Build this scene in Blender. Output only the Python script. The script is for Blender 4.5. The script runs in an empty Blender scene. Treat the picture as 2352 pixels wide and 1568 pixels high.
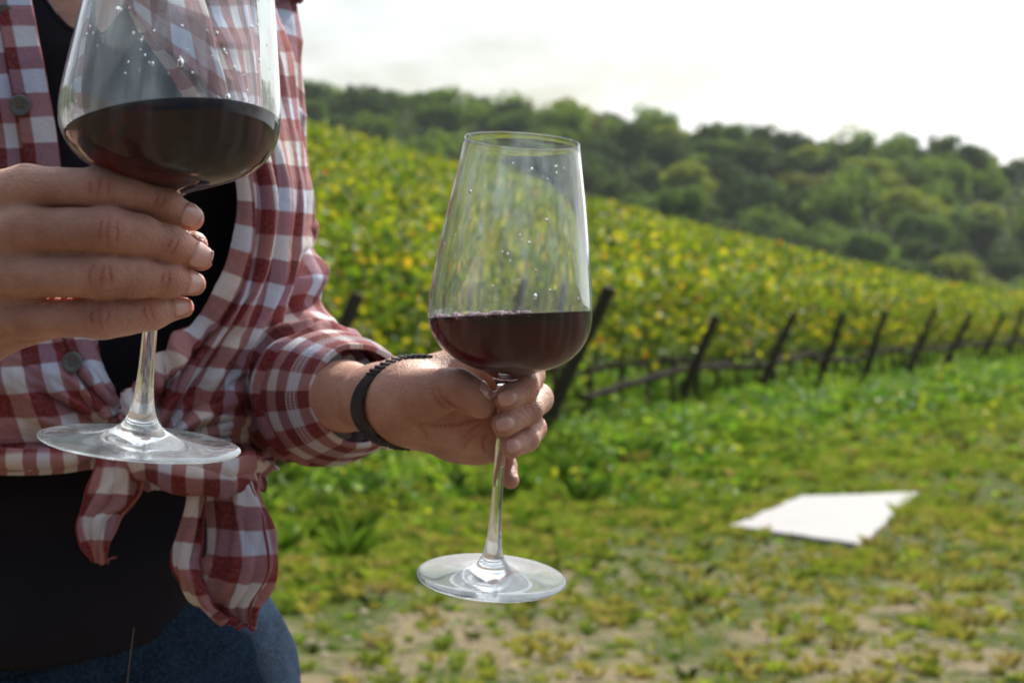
import bpy, math, random
import numpy as np
from mathutils import Vector, Matrix
rng = np.random.default_rng(7); random.seed(7)
PI = math.pi
# ------------------------------------------------------------------ frame of reference
F, CX, HY, H = 5553.0, 1176.0, 740.0, 1.15      # focal length in px of a 2352 px wide frame, horizon row, eye height
def W(x, y, d):
    return np.array([(x-CX)/F*d, d, H+(HY-y)/F*d])
scene = bpy.context.scene
col = scene.collection

# ------------------------------------------------------------------ object helpers
def tag(o, label=None, cat=None, group=None, kind=None):
    if label: o['label'] = label
    if cat: o['category'] = cat
    if group: o['group'] = group
    if kind: o['kind'] = kind
    return o
def link(o, parent=None):
    col.objects.link(o)
    if parent is not None: o.parent = parent
    return o
def empty(name, loc=(0, 0, 0), rot=None):
    o = bpy.data.objects.new(name, None); o.empty_display_size = .05
    link(o); o.location = loc
    if rot is not None: o.rotation_euler = rot
    return o
def mesh_np(name, V, Fc, mat=None, parent=None, colors=None, uvs=None, smooth=True):
    """V (n,3); Fc array (m,k) or list of arrays; uvs per vertex (n,2)"""
    V = np.asarray(V, np.float32)
    fl = Fc if isinstance(Fc, list) else [Fc]
    fl = [np.asarray(f, np.int32) for f in fl if len(f)]
    me = bpy.data.meshes.new(name)
    me.vertices.add(len(V)); me.vertices.foreach_set('co', V.ravel())
    loops = np.concatenate([f.ravel() for f in fl])
    tot = np.concatenate([np.full(len(f), f.shape[1], np.int32) for f in fl])
    start = np.concatenate([[0], np.cumsum(tot)[:-1]]).astype(np.int32)
    me.loops.add(len(loops)); me.loops.foreach_set('vertex_index', loops)
    me.polygons.add(len(tot)); me.polygons.foreach_set('loop_start', start); me.polygons.foreach_set('loop_total', tot)
    me.polygons.foreach_set('use_smooth', np.full(len(tot), smooth, bool))
    if uvs is not None:
        uv = me.uv_layers.new(name='UVMap')
        uv.data.foreach_set('uv', np.asarray(uvs, np.float32)[loops].ravel())
    if colors is not None:
        c = np.asarray(colors, np.float32)
        if c.shape[1] == 3: c = np.concatenate([c, np.ones((len(c), 1), np.float32)], 1)
        a = me.color_attributes.new(name='Col', type='FLOAT_COLOR', domain='POINT')
        a.data.foreach_set('color', c.ravel())
    me.update(calc_edges=True); me.validate()
    if mat: me.materials.append(mat)
    o = bpy.data.objects.new(name, me)
    return link(o, parent)
def obj_like(name, me, parent=None):
    return link(bpy.data.objects.new(name, me), parent)
class MB:
    def __init__(s): s.v = []; s.f = []; s.c = []; s.n = 0
    def add(s, V, Fc, c=None):
        V = np.asarray(V, float)
        s.v.append(V); s.f.append(np.asarray(Fc)+s.n); s.n += len(V)
        s.c.append(np.tile(np.array(c if c is not None else (1, 1, 1), float), (len(V), 1)))
    def build(s, name, mat, parent=None, smooth=True, color=False):
        k = {}
        for f in s.f: k.setdefault(f.shape[1], []).append(f)
        return mesh_np(name, np.concatenate(s.v), [np.concatenate(x) for x in k.values()], mat, parent,
                       np.concatenate(s.c) if color else None, None, smooth)
def grid_faces(nu, nv, wrap=False):
    """nu rows, nv columns"""
    i = np.arange(nu-1)[:, None]; j = np.arange(nv if wrap else nv-1)[None, :]
    a = i*nv+j; b = i*nv+(j+1) % nv; c = (i+1)*nv+(j+1) % nv; d = (i+1)*nv+j
    return np.stack([a, b, c, d], -1).reshape(-1, 4)
def nrm(v): v = np.asarray(v, float); return v/np.linalg.norm(v)
def catmull(P, m):
    P = np.asarray(P, float); n = len(P)
    E = np.concatenate([[2*P[0]-P[1]], P, [2*P[-1]-P[-2]]])
    t = np.linspace(0, n-1-1e-9, m); i = t.astype(int); f = (t-i).reshape((-1,)+(1,)*(P.ndim-1))
    a, b, c, d = E[i], E[i+1], E[i+2], E[i+3]
    return .5*((2*b)+(-a+c)*f+(2*a-5*b+4*c-d)*f**2+(-a+3*b-3*c+d)*f**3)
def frames(P):
    T = np.gradient(P, axis=0); T /= np.linalg.norm(T, axis=1)[:, None]
    up = np.array([0, 0, 1.]) if abs(T[0][2]) < .9 else np.array([0, 1., 0])
    N = [nrm(np.cross(T[0], np.cross(up, T[0])))]
    for k in range(1, len(P)):
        n = N[-1]-T[k]*np.dot(N[-1], T[k]); N.append(nrm(n))
    N = np.array(N); return T, N, np.cross(T, N)
def tube_v(P, R, seg=16, sq=None):
    P = np.asarray(P, float); R = np.broadcast_to(np.asarray(R, float), (len(P),))
    T, N, B = frames(P); a = np.linspace(0, 2*PI, seg, endpoint=False)
    V = P[:, None]+R[:, None, None]*(np.cos(a)[None, :, None]*N[:, None]+np.sin(a)[None, :, None]*B[:, None])
    return V.reshape(-1, 3), grid_faces(len(P), seg, True), T, N, B
def add_tube(mb, P, R, seg=10, c=None, cap=True):
    V, Fc, *_ = tube_v(P, R, seg); n = len(P)
    mb.add(V, Fc, c)
    if cap:
        for row, flip in ((0, 1), (n-1, 0)):
            ring = V[row*seg:(row+1)*seg]; V2 = np.concatenate([ring, [ring.mean(0)]])
            k = np.arange(seg); f = np.stack([k, (k+1) % seg, np.full(seg, seg)], 1)
            mb.add(V2, f[:, ::-1] if flip else f, c)
def ico(sub=1):
    import bmesh
    bm = bmesh.new(); bmesh.ops.create_icosphere(bm, subdivisions=sub, radius=1)
    V = np.array([v.co[:] for v in bm.verts]); Fc = np.array([[v.index for v in f.verts] for f in bm.faces]); bm.free()
    return V, Fc
def box_v(sx, sy, sz):
    V = np.array([[x*sx/2, y*sy/2, z*sz/2] for x in (-1, 1) for y in (-1, 1) for z in (-1, 1)], float)
    Fc = np.array([[0, 1, 3, 2], [4, 6, 7, 5], [0, 4, 5, 1], [2, 3, 7, 6], [0, 2, 6, 4], [1, 5, 7, 3]])
    return V, Fc
# value noise -----------------------------------------------------------------
def _h(i, j, k, s):
    n = (i*374761393+j*668265263+k*2147483647*7+s*974634777) & 0xffffffff
    n = ((n ^ (n >> 13))*1274126177) & 0xffffffff
    n = ((n ^ (n >> 15))*2246822519) & 0xffffffff
    return ((n ^ (n >> 16)) & 0xffffff)/float(0xffffff)
def vnoise(P, freq=1., seed=0):
    P = np.asarray(P, float)*freq+100.37*(seed+1); I = np.floor(P).astype(np.int64); f = P-I; f = f*f*(3-2*f)
    x, y, z = I[..., 0], I[..., 1], I[..., 2]; r = 0
    for a in (0, 1):
        for b in (0, 1):
            for c in (0, 1):
                w = (f[..., 0] if a else 1-f[..., 0])*(f[..., 1] if b else 1-f[..., 1])*(f[..., 2] if c else 1-f[..., 2])
                r = r+w*_h(x+a, y+b, z+c, seed)
    return r*2-1
def fbm(P, freq=1., oct=3, seed=0):
    r = 0; a = 1.; t = 0
    for o in range(oct): r = r+a*vnoise(P, freq*2**o, seed+o*17); t += a; a *= .5
    return r/t
def sstep(a, b, x): t = np.clip((x-a)/(b-a), 0, 1); return t*t*(3-2*t)

# ------------------------------------------------------------------ materials
class NT:
    def __init__(s, name):
        s.m = bpy.data.materials.new(name); s.m.use_nodes = True; s.t = s.m.node_tree; s.t.nodes.clear()
        s.out = s.n('ShaderNodeOutputMaterial')
    def n(s, typ, **kw):
        nd = s.t.nodes.new(typ)
        for k, v in kw.items():
            if k.startswith('_'): setattr(nd, k[1:], v)
        for k, v in kw.items():
            if not k.startswith('_'): s.set(nd, k, v)
        return nd
    def set(s, nd, k, v):
        inp = nd.inputs[int(k[1:])] if k[0] == 'i' and k[1:].isdigit() else nd.inputs[k.replace('__', ' ')]
        if isinstance(v, bpy.types.NodeSocket): s.t.links.new(v, inp)
        elif isinstance(v, bpy.types.Node): s.t.links.new(v.outputs[0], inp)
        else: inp.default_value = v
    def math(s, op, a, b=None, c=None, clamp=False):
        nd = s.t.nodes.new('ShaderNodeMath'); nd.operation = op; nd.use_clamp = clamp
        for i, v in enumerate((a, b, c)):
            if v is not None: s.set(nd, 'i%d' % i, v)
        return nd.outputs[0]
    def mix(s, fac, a, b, mode='MIX'):
        nd = s.t.nodes.new('ShaderNodeMix'); nd.data_type = 'RGBA'; nd.blend_type = mode
        s.set(nd, 'i0', fac)
        for i, v in ((6, a), (7, b)):
            s.set(nd, 'i%d' % i, (*v, 1) if isinstance(v, tuple) and len(v) == 3 else v)
        return nd.outputs[2]
    def noise(s, scale, detail=3, rough=.5, vec=None, dist=0):
        nd = s.n('ShaderNodeTexNoise', Scale=scale, Detail=detail, Roughness=rough, Distortion=dist)
        if vec is not None: s.set(nd, 'Vector', vec)
        return nd.outputs[0]
    def ramp(s, fac, stops, interp='LINEAR'):
        nd = s.t.nodes.new('ShaderNodeValToRGB'); cr = nd.color_ramp; cr.interpolation = interp
        while len(cr.elements) > 1: cr.elements.remove(cr.elements[-1])
        for i, (p, c) in enumerate(stops):
            e = cr.elements[0] if i == 0 else cr.elements.new(p)
            e.position = p; e.color = (*c, 1) if len(c) == 3 else c
        s.set(nd, 'Fac', fac); return nd.outputs[0]
    def bump(s, h, strength=.3, dist=.001, normal=None):
        nd = s.n('ShaderNodeBump', Strength=strength, Distance=dist, Height=h)
        if normal is not None: s.set(nd, 'Normal', normal)
        return nd.outputs[0]
    def pbsdf(s, **kw):
        nd = s.n('ShaderNodeBsdfPrincipled', **kw); s.t.links.new(nd.outputs[0], s.out.inputs[0]); return nd
    def co(s, which='Object'):
        return s.n('ShaderNodeTexCoord').outputs[which]
def C3(c): return (*c, 1)

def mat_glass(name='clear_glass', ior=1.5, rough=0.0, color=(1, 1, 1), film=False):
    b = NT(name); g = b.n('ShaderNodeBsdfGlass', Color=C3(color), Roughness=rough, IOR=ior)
    if film:      # dried wine legs and finger marks, plus a bluish veil painting in reflected sky
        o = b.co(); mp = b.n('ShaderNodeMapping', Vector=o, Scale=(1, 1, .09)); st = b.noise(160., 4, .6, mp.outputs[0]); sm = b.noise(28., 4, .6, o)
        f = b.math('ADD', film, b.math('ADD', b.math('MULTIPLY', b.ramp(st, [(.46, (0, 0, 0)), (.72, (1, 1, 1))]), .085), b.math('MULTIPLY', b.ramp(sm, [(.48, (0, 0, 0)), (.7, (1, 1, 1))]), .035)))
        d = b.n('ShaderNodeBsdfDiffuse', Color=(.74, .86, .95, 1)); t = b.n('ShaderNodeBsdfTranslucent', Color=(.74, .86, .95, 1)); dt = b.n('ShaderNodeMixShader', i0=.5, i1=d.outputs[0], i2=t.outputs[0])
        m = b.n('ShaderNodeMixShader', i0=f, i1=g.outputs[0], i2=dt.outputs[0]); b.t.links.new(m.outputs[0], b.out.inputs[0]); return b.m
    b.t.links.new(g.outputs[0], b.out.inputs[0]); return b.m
M_GLASS = mat_glass('clear_glass', 1.5, 0.0, (.985, .995, 1.0), .014); M_FOOT = mat_glass('clear_glass_sky_sheen', 1.5, 0.0, (.985, .995, 1.0), .035)  # feet get a stronger pale veil, painting in their bright sky reflection
M_DROP = mat_glass('clear_drops', 1.33)
def mat_wine(ior, name):
    b = NT(name); g = b.n('ShaderNodeBsdfGlass', Color=(.97, .9, .9, 1), Roughness=0.0, IOR=ior)
    v = b.n('ShaderNodeVolumeAbsorption', Color=(.60, .02, .035, 1), Density=150.)
    b.t.links.new(g.outputs[0], b.out.inputs[0]); b.t.links.new(v.outputs[0], b.out.inputs[1]); return b.m
M_WINE = mat_wine(1.34, 'red_wine'); M_WINE_SIDE = mat_wine(1.34/1.5, 'red_wine_against_glass')
def mat_skin():
    b = NT('skin'); o = b.co()
    at = b.n('ShaderNodeVertexColor', _layer_name='Col').outputs[0]
    blot = b.noise(38., 4, .6, o); base = b.mix(b.ramp(blot, [(.35, (0, 0, 0)), (.65, (1, 1, 1))]), (.38, .20, .14), (.56, .325, .245))
    base = b.mix(1., base, at, 'MULTIPLY')
    vo = b.n('ShaderNodeTexVoronoi', Scale=900., Vector=o); vo2 = b.noise(300., 5, .7, o)
    h = b.math('ADD', b.math('MULTIPLY', vo.outputs[0], .55), b.math('MULTIPLY', vo2, 1.2))
    p = b.pbsdf(Base__Color=base, Roughness=b.math('ADD', b.math('MULTIPLY', vo2, .3), .33), Subsurface__Weight=.35,
                Subsurface__Radius=(1., .22, .10), Subsurface__Scale=.010, Normal=b.bump(b.noise(140., 5, .75, b.n('ShaderNodeMapping', Vector=o, Scale=(1, 1, 2.6)).outputs[0]), .55, .0012, b.bump(h, .8, .0007)))
    p.inputs['Specular IOR Level'].default_value = .42
    return b.m
M_SKIN = mat_skin()
def mat_simple(name, c, rough=.5, **kw):
    b = NT(name); b.pbsdf(Base__Color=C3(c), Roughness=rough, **kw); return b.m
def mat_nail():
    b = NT('nail'); p = b.pbsdf(Base__Color=(.64, .37, .31, 1), Roughness=.22, Subsurface__Weight=.2, Subsurface__Radius=(1., .4, .3), Subsurface__Scale=.003)
    p.inputs['Coat Weight'].default_value = .5; p.inputs['Coat Roughness'].default_value = .12; return b.m
M_NAIL = mat_nail(); M_NAILTIP = mat_simple('nail_edge', (.75, .62, .53), .3)
def mat_plaid(name='plaid_cotton', sq=.0146, off=(0, 0)):
    b = NT(name); uv = b.n('ShaderNodeUVMap').outputs[0]; sp = b.n('ShaderNodeSeparateXYZ', Vector=uv)
    wob = b.noise(60., 2, .5, uv)
    RED = (.24, .022, .026); CREAM = (.74, .69, .65); BLUE = (.56, .64, .80); DRED = (.16, .012, .018)
    cs = []
    for i, o in ((0, off[0]), (1, off[1])):
        t = b.math('FRACT', b.math('ADD', b.math('MULTIPLY', b.math('ADD', sp.outputs[i], b.math('MULTIPLY', wob, .0006)), 1/(sq*4)), o))
        cs.append(b.ramp(t, [(0, RED), (.235, RED), (.255, CREAM), (.49, CREAM), (.505, DRED), (.74, DRED), (.755, BLUE), (.985, BLUE), (1., RED)]))
    base = b.n('ShaderNodeGamma', i0=b.mix(1., cs[0], cs[1], 'MULTIPLY'), i1=.55).outputs[0]; base = b.mix(.35, base, b.mix(.5, cs[0], cs[1]))
    fade = b.noise(25., 4, .6, uv)
    base = b.mix(b.math('MULTIPLY', fade, .05), base, (.62, .50, .48))
    wx = b.n('ShaderNodeTexWave', _bands_direction='X', Scale=900., Vector=uv); wy = b.n('ShaderNodeTexWave', _bands_direction='Y', Scale=900., Vector=uv)
    fine = b.math('ADD', wx.outputs[1], wy.outputs[1])
    slub = b.noise(420., 3, .6, uv)
    base = b.mix(b.math('MULTIPLY', b.ramp(slub, [(.4, (0, 0, 0)), (.75, (1, 1, 1))]), .09), base, (.8, .74, .72))
    crink = b.noise(70., 5, .62, uv, .6)
    nb = b.bump(crink, .45, .004); nb = b.bump(b.math('ADD', fine, slub), .2, .0004, nb)
    d = b.n('ShaderNodeBsdfPrincipled', Base__Color=base, Roughness=.85, Normal=nb); d.inputs['Sheen Weight'].default_value = .04
    d.inputs['Specular IOR Level'].default_value = .2
    tr = b.n('ShaderNodeBsdfTranslucent', Color=base, Normal=nb); mx = b.n('ShaderNodeMixShader', i0=.17, i1=d.outputs[0], i2=tr.outputs[0])
    b.t.links.new(mx.outputs[0], b.out.inputs[0]); return b.m
M_PLAID = mat_plaid(); M_PLAID2 = mat_plaid('plaid_cotton_turned', .0146, (.31, .1))
M_STITCH = mat_simple('pale_thread', (.75, .68, .66), .8)
def mat_knit():
    b = NT('navy_knit'); o = b.co(); w = b.n('ShaderNodeTexWave', _bands_direction='X', Scale=420., Distortion=1.5, Vector=o)
    n = b.noise(20., 5, .6, o)
    base = b.mix(n, (.010, .009, .014), (.018, .018, .026))
    b.pbsdf(Base__Color=base, Roughness=.9, Normal=b.bump(b.math('ADD', b.math('MULTIPLY', w.outputs[1], .15), n), .5, .004)).inputs['Specular IOR Level'].default_value = .2; return b.m
M_KNIT = mat_knit()
def mat_denim():
    b = NT('denim'); o = b.co(); n = b.noise(26., 6, .7, o, .5); n2 = b.noise(500., 3, .6, o)
    base = b.mix(b.ramp(n, [(.36, (0, 0, 0)), (.66, (1, 1, 1))]), (.006, .015, .034), (.015, .040, .082))
    base = b.mix(b.math('MULTIPLY', b.ramp(n2, [(.4, (0, 0, 0)), (.7, (1, 1, 1))]), .45), base, (.06, .10, .15))
    b.pbsdf(Base__Color=base, Roughness=.95, Specular__IOR__Level=.08, Normal=b.bump(b.math('ADD', b.math('MULTIPLY', n, .4), b.math('MULTIPLY', b.n('ShaderNodeTexWave', _bands_direction='DIAGONAL', Scale=420., Vector=o).outputs[1], .12)), .6, .005)); return b.m
M_DENIM = mat_denim()
M_HORN = mat_simple('dull_horn', (.09, .11, .11), .35); M_BAND = mat_simple('black_band', (.018, .017, .017), .42)
M_STEEL = mat_simple('steel', (.7, .7, .7), .2, Metallic=1.); M_HAIR = mat_simple('brown_hair', (.05, .028, .016), .5)
M_SHOE = mat_simple('leather', (.06, .04, .03), .5)
def mat_leaf(name, trans=.45, rough=.38, tmul=(1.35, 1.35, .55), spec=.35):
    b = NT(name); at = b.n('ShaderNodeVertexColor', _layer_name='Col').outputs[0]
    p = b.n('ShaderNodeBsdfPrincipled', Base__Color=at, Roughness=rough)
    p.inputs['Specular IOR Level'].default_value = spec
    tc = b.mix(1., at, tmul, 'MULTIPLY')
    tr = b.n('ShaderNodeBsdfTranslucent', Color=tc)
    mx = b.n('ShaderNodeMixShader', i0=trans, i1=p.outputs[0], i2=tr.outputs[0])
    b.t.links.new(mx.outputs[0], b.out.inputs[0]); return b.m
M_VINE = mat_leaf('vine_leaf', .40, .58, (1.7, 1.5, .45), .35); M_GRASSB = mat_leaf('grass_blade', .38, .6, (1.25, 1.3, .6), .2); M_TREE = mat_leaf('tree_leaf', .35, .7, (1.4, 1.3, .5), .15)
def mat_bark(name, a, c):
    b = NT(name); o = b.co(); n = b.noise(14., 5, .7, o)
    b.pbsdf(Base__Color=b.mix(n, a, c), Roughness=1., Normal=b.bump(n, .8, .02)).inputs['Specular IOR Level'].default_value = .05; return b.m
M_BARK = mat_bark('bark', (.035, .026, .02), (.09, .07, .055)); M_POST = mat_bark('weathered_wood', (.04, .032, .026), (.10, .08, .066)); M_RAIL = mat_bark('dark_old_wood', (.018, .014, .012), (.045, .036, .03))
def mat_ground():
    b = NT('ground_soil'); g = b.n('ShaderNodeNewGeometry').outputs['Position']
    g2 = b.n('ShaderNodeMapping', Vector=g, Scale=(1, .36, 1)).outputs[0]; yy0 = b.n('ShaderNodeSeparateXYZ', Vector=g).outputs[1]; n1 = b.noise(2.1, 4, .6, g2); n1 = b.math('SUBTRACT', n1, b.math('MULTIPLY', b.math('SUBTRACT', yy0, 9.5), .03)); n1 = b.math('MAXIMUM', b.math('MINIMUM', n1, .62), .30); n2 = b.noise(6., 5, .7, g); n3 = b.noise(45., 4, .7, g)
    green = b.mix(n2, (.03, .055, .010), (.085, .105, .022)); dry = b.mix(n3, (.13, .105, .06), (.29, .235, .15))
    base = b.mix(b.ramp(b.math('ADD', b.math('MULTIPLY', n1, .7), b.math('MULTIPLY', n2, .3)), [(.48, (0, 0, 0)), (.56, (1, 1, 1))]), green, dry)
    sy = b.n('ShaderNodeSeparateXYZ', Vector=g).outputs[1]; far = b.math('MULTIPLY', b.math('SUBTRACT', sy, 90.), .01, clamp=True); base = b.mix(far, base, (.03, .05, .012)); base = b.mix(b.math('MULTIPLY', b.math('SUBTRACT', 7.2, sy), .7, clamp=True), base, b.mix(n3, (.10, .07, .045), (.19, .14, .09)))
    b.pbsdf(Base__Color=base, Roughness=.95, Normal=b.bump(b.math('ADD', n2, b.math('MULTIPLY', n3, .4)), .7, .05)).inputs['Specular IOR Level'].default_value = .05; return b.m
M_GROUND = mat_ground()
def mat_slab():
    b = NT('pale_concrete'); o = b.co(); n = b.noise(5., 6, .65, o); n2 = b.noise(60., 4, .6, o)
    b.pbsdf(Base__Color=b.mix(n, (.20, .195, .195), (.31, .30, .30)), Roughness=.7, Normal=b.bump(n2, .3, .004)); return b.m
M_SLAB = mat_slab()

# ------------------------------------------------------------------ SDF modelling of skin
class SDF:
    def __init__(s, lo, hi, h):
        s.lo = np.array(lo, float); s.h = h; s.n = np.ceil((np.array(hi)-s.lo)/h).astype(int)+1
        s.ax = [s.lo[i]+np.arange(s.n[i])*h for i in range(3)]
    def field(s, big=.02): return np.full(s.n, big, np.float32)
    def sub(s, lo, hi):
        sl = []
        for i in range(3):
            a = int(max(0, math.floor((lo[i]-s.lo[i])/s.h))); b = int(min(s.n[i], math.ceil((hi[i]-s.lo[i])/s.h)+1)); sl.append(slice(a, max(a, b)))
        g = np.meshgrid(*[s.ax[i][sl[i]] for i in range(3)], indexing='ij', sparse=True)
        return tuple(sl), g
    def cone(s, fld, a, b, ra, rb, k=.003, pad=.008, flat=None):
        a = np.asarray(a, float); b = np.asarray(b, float); R = max(ra, rb)+pad
        if flat is not None: R *= max(1, flat[1])
        sl, (X, Y, Z) = s.sub(np.minimum(a, b)-R, np.maximum(a, b)+R)
        if min(x.stop-x.start for x in sl) <= 0: return
        ab = b-a; L = max(float(ab@ab), 1e-12)
        px, py, pz = X-a[0], Y-a[1], Z-a[2]
        t = np.clip((px*ab[0]+py*ab[1]+pz*ab[2])/L, 0, 1)
        dx, dy, dz = px-t*ab[0], py-t*ab[1], pz-t*ab[2]
        if flat is not None:     # (direction, factor>1 stretches along it)
            n, f = flat; w = (dx*n[0]+dy*n[1]+dz*n[2])*(1-1/f); dx, dy, dz = dx-w*n[0], dy-w*n[1], dz-w*n[2]
        d = (np.sqrt(dx*dx+dy*dy+dz*dz)-(ra+(rb-ra)*t)).astype(np.float32)
        smin_in(fld, sl, d, k)
    def mesh(s, fld):
        f = fld; nx, ny, nz = f.shape; inside = f < 0
        c = inside.astype(np.int8)
        sm = sum(c[i:nx-1+i, j:ny-1+j, k:nz-1+k] for i in (0, 1) for j in (0, 1) for k in (0, 1))
        act = (sm > 0) & (sm < 8); idx = np.argwhere(act); ids = np.full(act.shape, -1, np.int64); ids[act] = np.arange(len(idx))
        acc = np.zeros((len(idx), 3)); cnt = np.zeros(len(idx))
        for ax in range(3):
            o1, o2 = [x for x in range(3) if x != ax]
            for p in (0, 1):
                for q in (0, 1):
                    A = idx.copy(); A[:, o1] += p; A[:, o2] += q; B = A.copy(); B[:, ax] += 1
                    fa = f[A[:, 0], A[:, 1], A[:, 2]]; fb = f[B[:, 0], B[:, 1], B[:, 2]]; m = (fa < 0) != (fb < 0)
                    t = fa[m]/(fa[m]-fb[m]); pt = A[m].astype(float); pt[:, ax] += t; acc[m] += pt; cnt[m] += 1
        V = s.lo+acc/cnt[:, None]*s.h; Q = []
        for ax in range(3):
            o1, o2 = [(1, 2), (2, 0), (0, 1)][ax]
            S = [slice(None)]*3; S[ax] = slice(0, -1); S2 = [slice(None)]*3; S2[ax] = slice(1, None)
            a = inside[tuple(S)]; b = inside[tuple(S2)]; e = np.argwhere(a != b)
            e = e[(e[:, o1] > 0) & (e[:, o2] > 0) & (e[:, o1] < f.shape[o1]-1) & (e[:, o2] < f.shape[o2]-1)]
            fl = a[e[:, 0], e[:, 1], e[:, 2]]
            def cid(d1, d2):
                q = e.copy(); q[:, o1] -= d1; q[:, o2] -= d2; return ids[q[:, 0], q[:, 1], q[:, 2]]
            q = np.stack([cid(1, 1), cid(0, 1), cid(0, 0), cid(1, 0)], 1)
            q[~fl] = q[~fl][:, ::-1]; Q.append(q)
        Q = np.concatenate(Q); Q = Q[(Q >= 0).all(1)]
        return V, Q
def smin_in(fld, sl, d, k):
    a = fld[sl]
    if k <= 0: fld[sl] = np.minimum(a, d); return
    h = np.clip(k-np.abs(a-d), 0, None)/k; fld[sl] = np.minimum(a, d)-h*h*k*.25
def relax(V, Q, it=2, lam=.5):
    e = np.concatenate([Q[:, [0, 1]], Q[:, [1, 2]], Q[:, [2, 3]], Q[:, [3, 0]]]); n = len(V)
    for _ in range(it):
        S = np.stack([np.bincount(e[:, 0], V[e[:, 1], i], n)+np.bincount(e[:, 1], V[e[:, 0], i], n) for i in range(3)], 1)
        c = np.bincount(e[:, 0], minlength=n)+np.bincount(e[:, 1], minlength=n)
        V = V+lam*(S/np.maximum(c, 1)[:, None]-V)
    return V
def normals(V, Q):
    n = np.cross(V[Q[:, 2]]-V[Q[:, 0]], V[Q[:, 3]]-V[Q[:, 1]]); N = np.zeros_like(V)
    for k in range(4):
        for i in range(3): N[:, i] += np.bincount(Q[:, k], n[:, i], len(V))
    return N/np.maximum(np.linalg.norm(N, axis=1), 1e-12)[:, None]
def crease(V, N, col_, pts, depth, width, tint=(.80, .55, .50), tw=1.6, facing=None):
    """a skin fold along a polyline: dents the surface and reddens it a little"""
    P = catmull(np.array(pts), 4*len(pts)); lo = P.min(0)-.012; hi = P.max(0)+.012
    m = np.where(((V > lo) & (V < hi)).all(1))[0]
    if not len(m): return
    D = np.linalg.norm(V[m][:, None, [0, 2]]-P[None][:, :, [0, 2]], axis=2)
    j = D.argmin(1); d = D.min(1); end = np.clip(np.minimum(j, len(P)-1-j)/(len(P)*.3), 0, 1)**.6
    dep = np.abs(V[m][:, 1]-P[j, 1]) < .014
    w = np.exp(-(d/width)**2)*end*dep*(N[m][:, 1] < .1)
    V[m] -= N[m]*(depth*w)[:, None]
    w2 = np.exp(-(d/(width*tw))**2)*end*dep*(N[m][:, 1] < .1)
    col_[m] *= 1-(1-np.array(tint))*w2[:, None]
from mathutils.bvhtree import BVHTree
parts_skin = []    # (V, Q, colour)

# ---------- hand holding the near glass (fingers flat, seen from the back)
DA = .92; ka = DA/F
def Wr(x, y, d, r): return W(x, y, d), r*d/F
def chain(s, fld, pts, k=.003, flat=None):
    q = [Wr(*p) for p in pts]
    for (a, ra), (b, rb) in zip(q, q[1:]): s.cone(fld, a, b, ra, rb, k, flat=flat)
wristA = W(-470, 650, .985)
sA = SDF((W(-640, 700, 1.0)[0], .862, W(0, 930, .93)[2]), (W(500, 500, .93)[0], 1.03, W(0, 345, .93)[2]), .00066)
fpalm = sA.field()
for p in ([(-60, 450, .914, 62), (-430, 600, .965, 85)], [(-70, 540, .912, 62), (-450, 640, .968, 88)], [(-60, 640, .914, 60), (-450, 690, .97, 85)],
          [(-40, 725, .918, 52), (-440, 720, .972, 80)], [(120, 742, .922, 36), (-60, 772, .93, 62), (-200, 790, .94, 80), (-440, 720, .978, 80)],
          [(-40, 560, .945, 60), (-420, 660, .98, 88)], [(-430, 640, .975, 100), (-560, 650, 1.0, 110)]):
    chain(sA, fpalm, p, .010)
fingA = {'index': [(-90, 455, .912, 52), (60, 430, .904, 49), (228, 431, .8995, 43.5), (300, 446, .903, 39), (372, 468, .908, 37.5), (440, 501, .916, 30)],
         'middle': [(-90, 545, .910, 54), (60, 530, .900, 54), (248, 529, .895, 51.5), (320, 541, .8985, 44), (393, 562, .905, 40), (462, 592, .914, 30)],
         'ring': [(-90, 640, .912, 52), (60, 630, .902, 53), (240, 632, .8975, 52), (315, 635, .901, 46), (385, 639, .908, 41), (446, 652, .916, 27)],
         'pinky': [(-80, 728, .918, 46), (60, 728, .909, 48), (237, 727, .9045, 47), (290, 722, .908, 43), (346, 716, .912, 39), (422, 706, .919, 24)]}
fl = sA.field(); fl[:] = fpalm
for nm, p in fingA.items():
    g = sA.field(); chain(sA, g, p, .004)
    near = sstep(0, 1, 0)
    # fingers join the palm softly but stay apart from each other
    gx = sA.ax[0]; kx = (.0075-.0068*sstep((-30-CX)*ka, (130-CX)*ka, gx))[:, None, None].astype(np.float32)
    h = np.clip(kx-np.abs(fl-g), 0, None)/kx; fl = np.minimum(fl, g)-h*h*kx*.25
th = sA.field(); chain(sA, th, [(-330, 640, .985, 75), (-80, 600, .962, 60), (150, 580, .945, 52), (300, 572, .939, 46), (400, 566, .937, 40), (446, 563, .935, 32)], .004)
smin_in(fl, (slice(None),)*3, th, .003)
VA, QA = sA.mesh(fl); VA = relax(VA, QA, 2); NA = normals(VA, QA); del fl, g, th, fpalm
VA += NA*(fbm(VA, 90., 2, 3)*.00025)[:, None]
cA = np.ones_like(VA)
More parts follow.
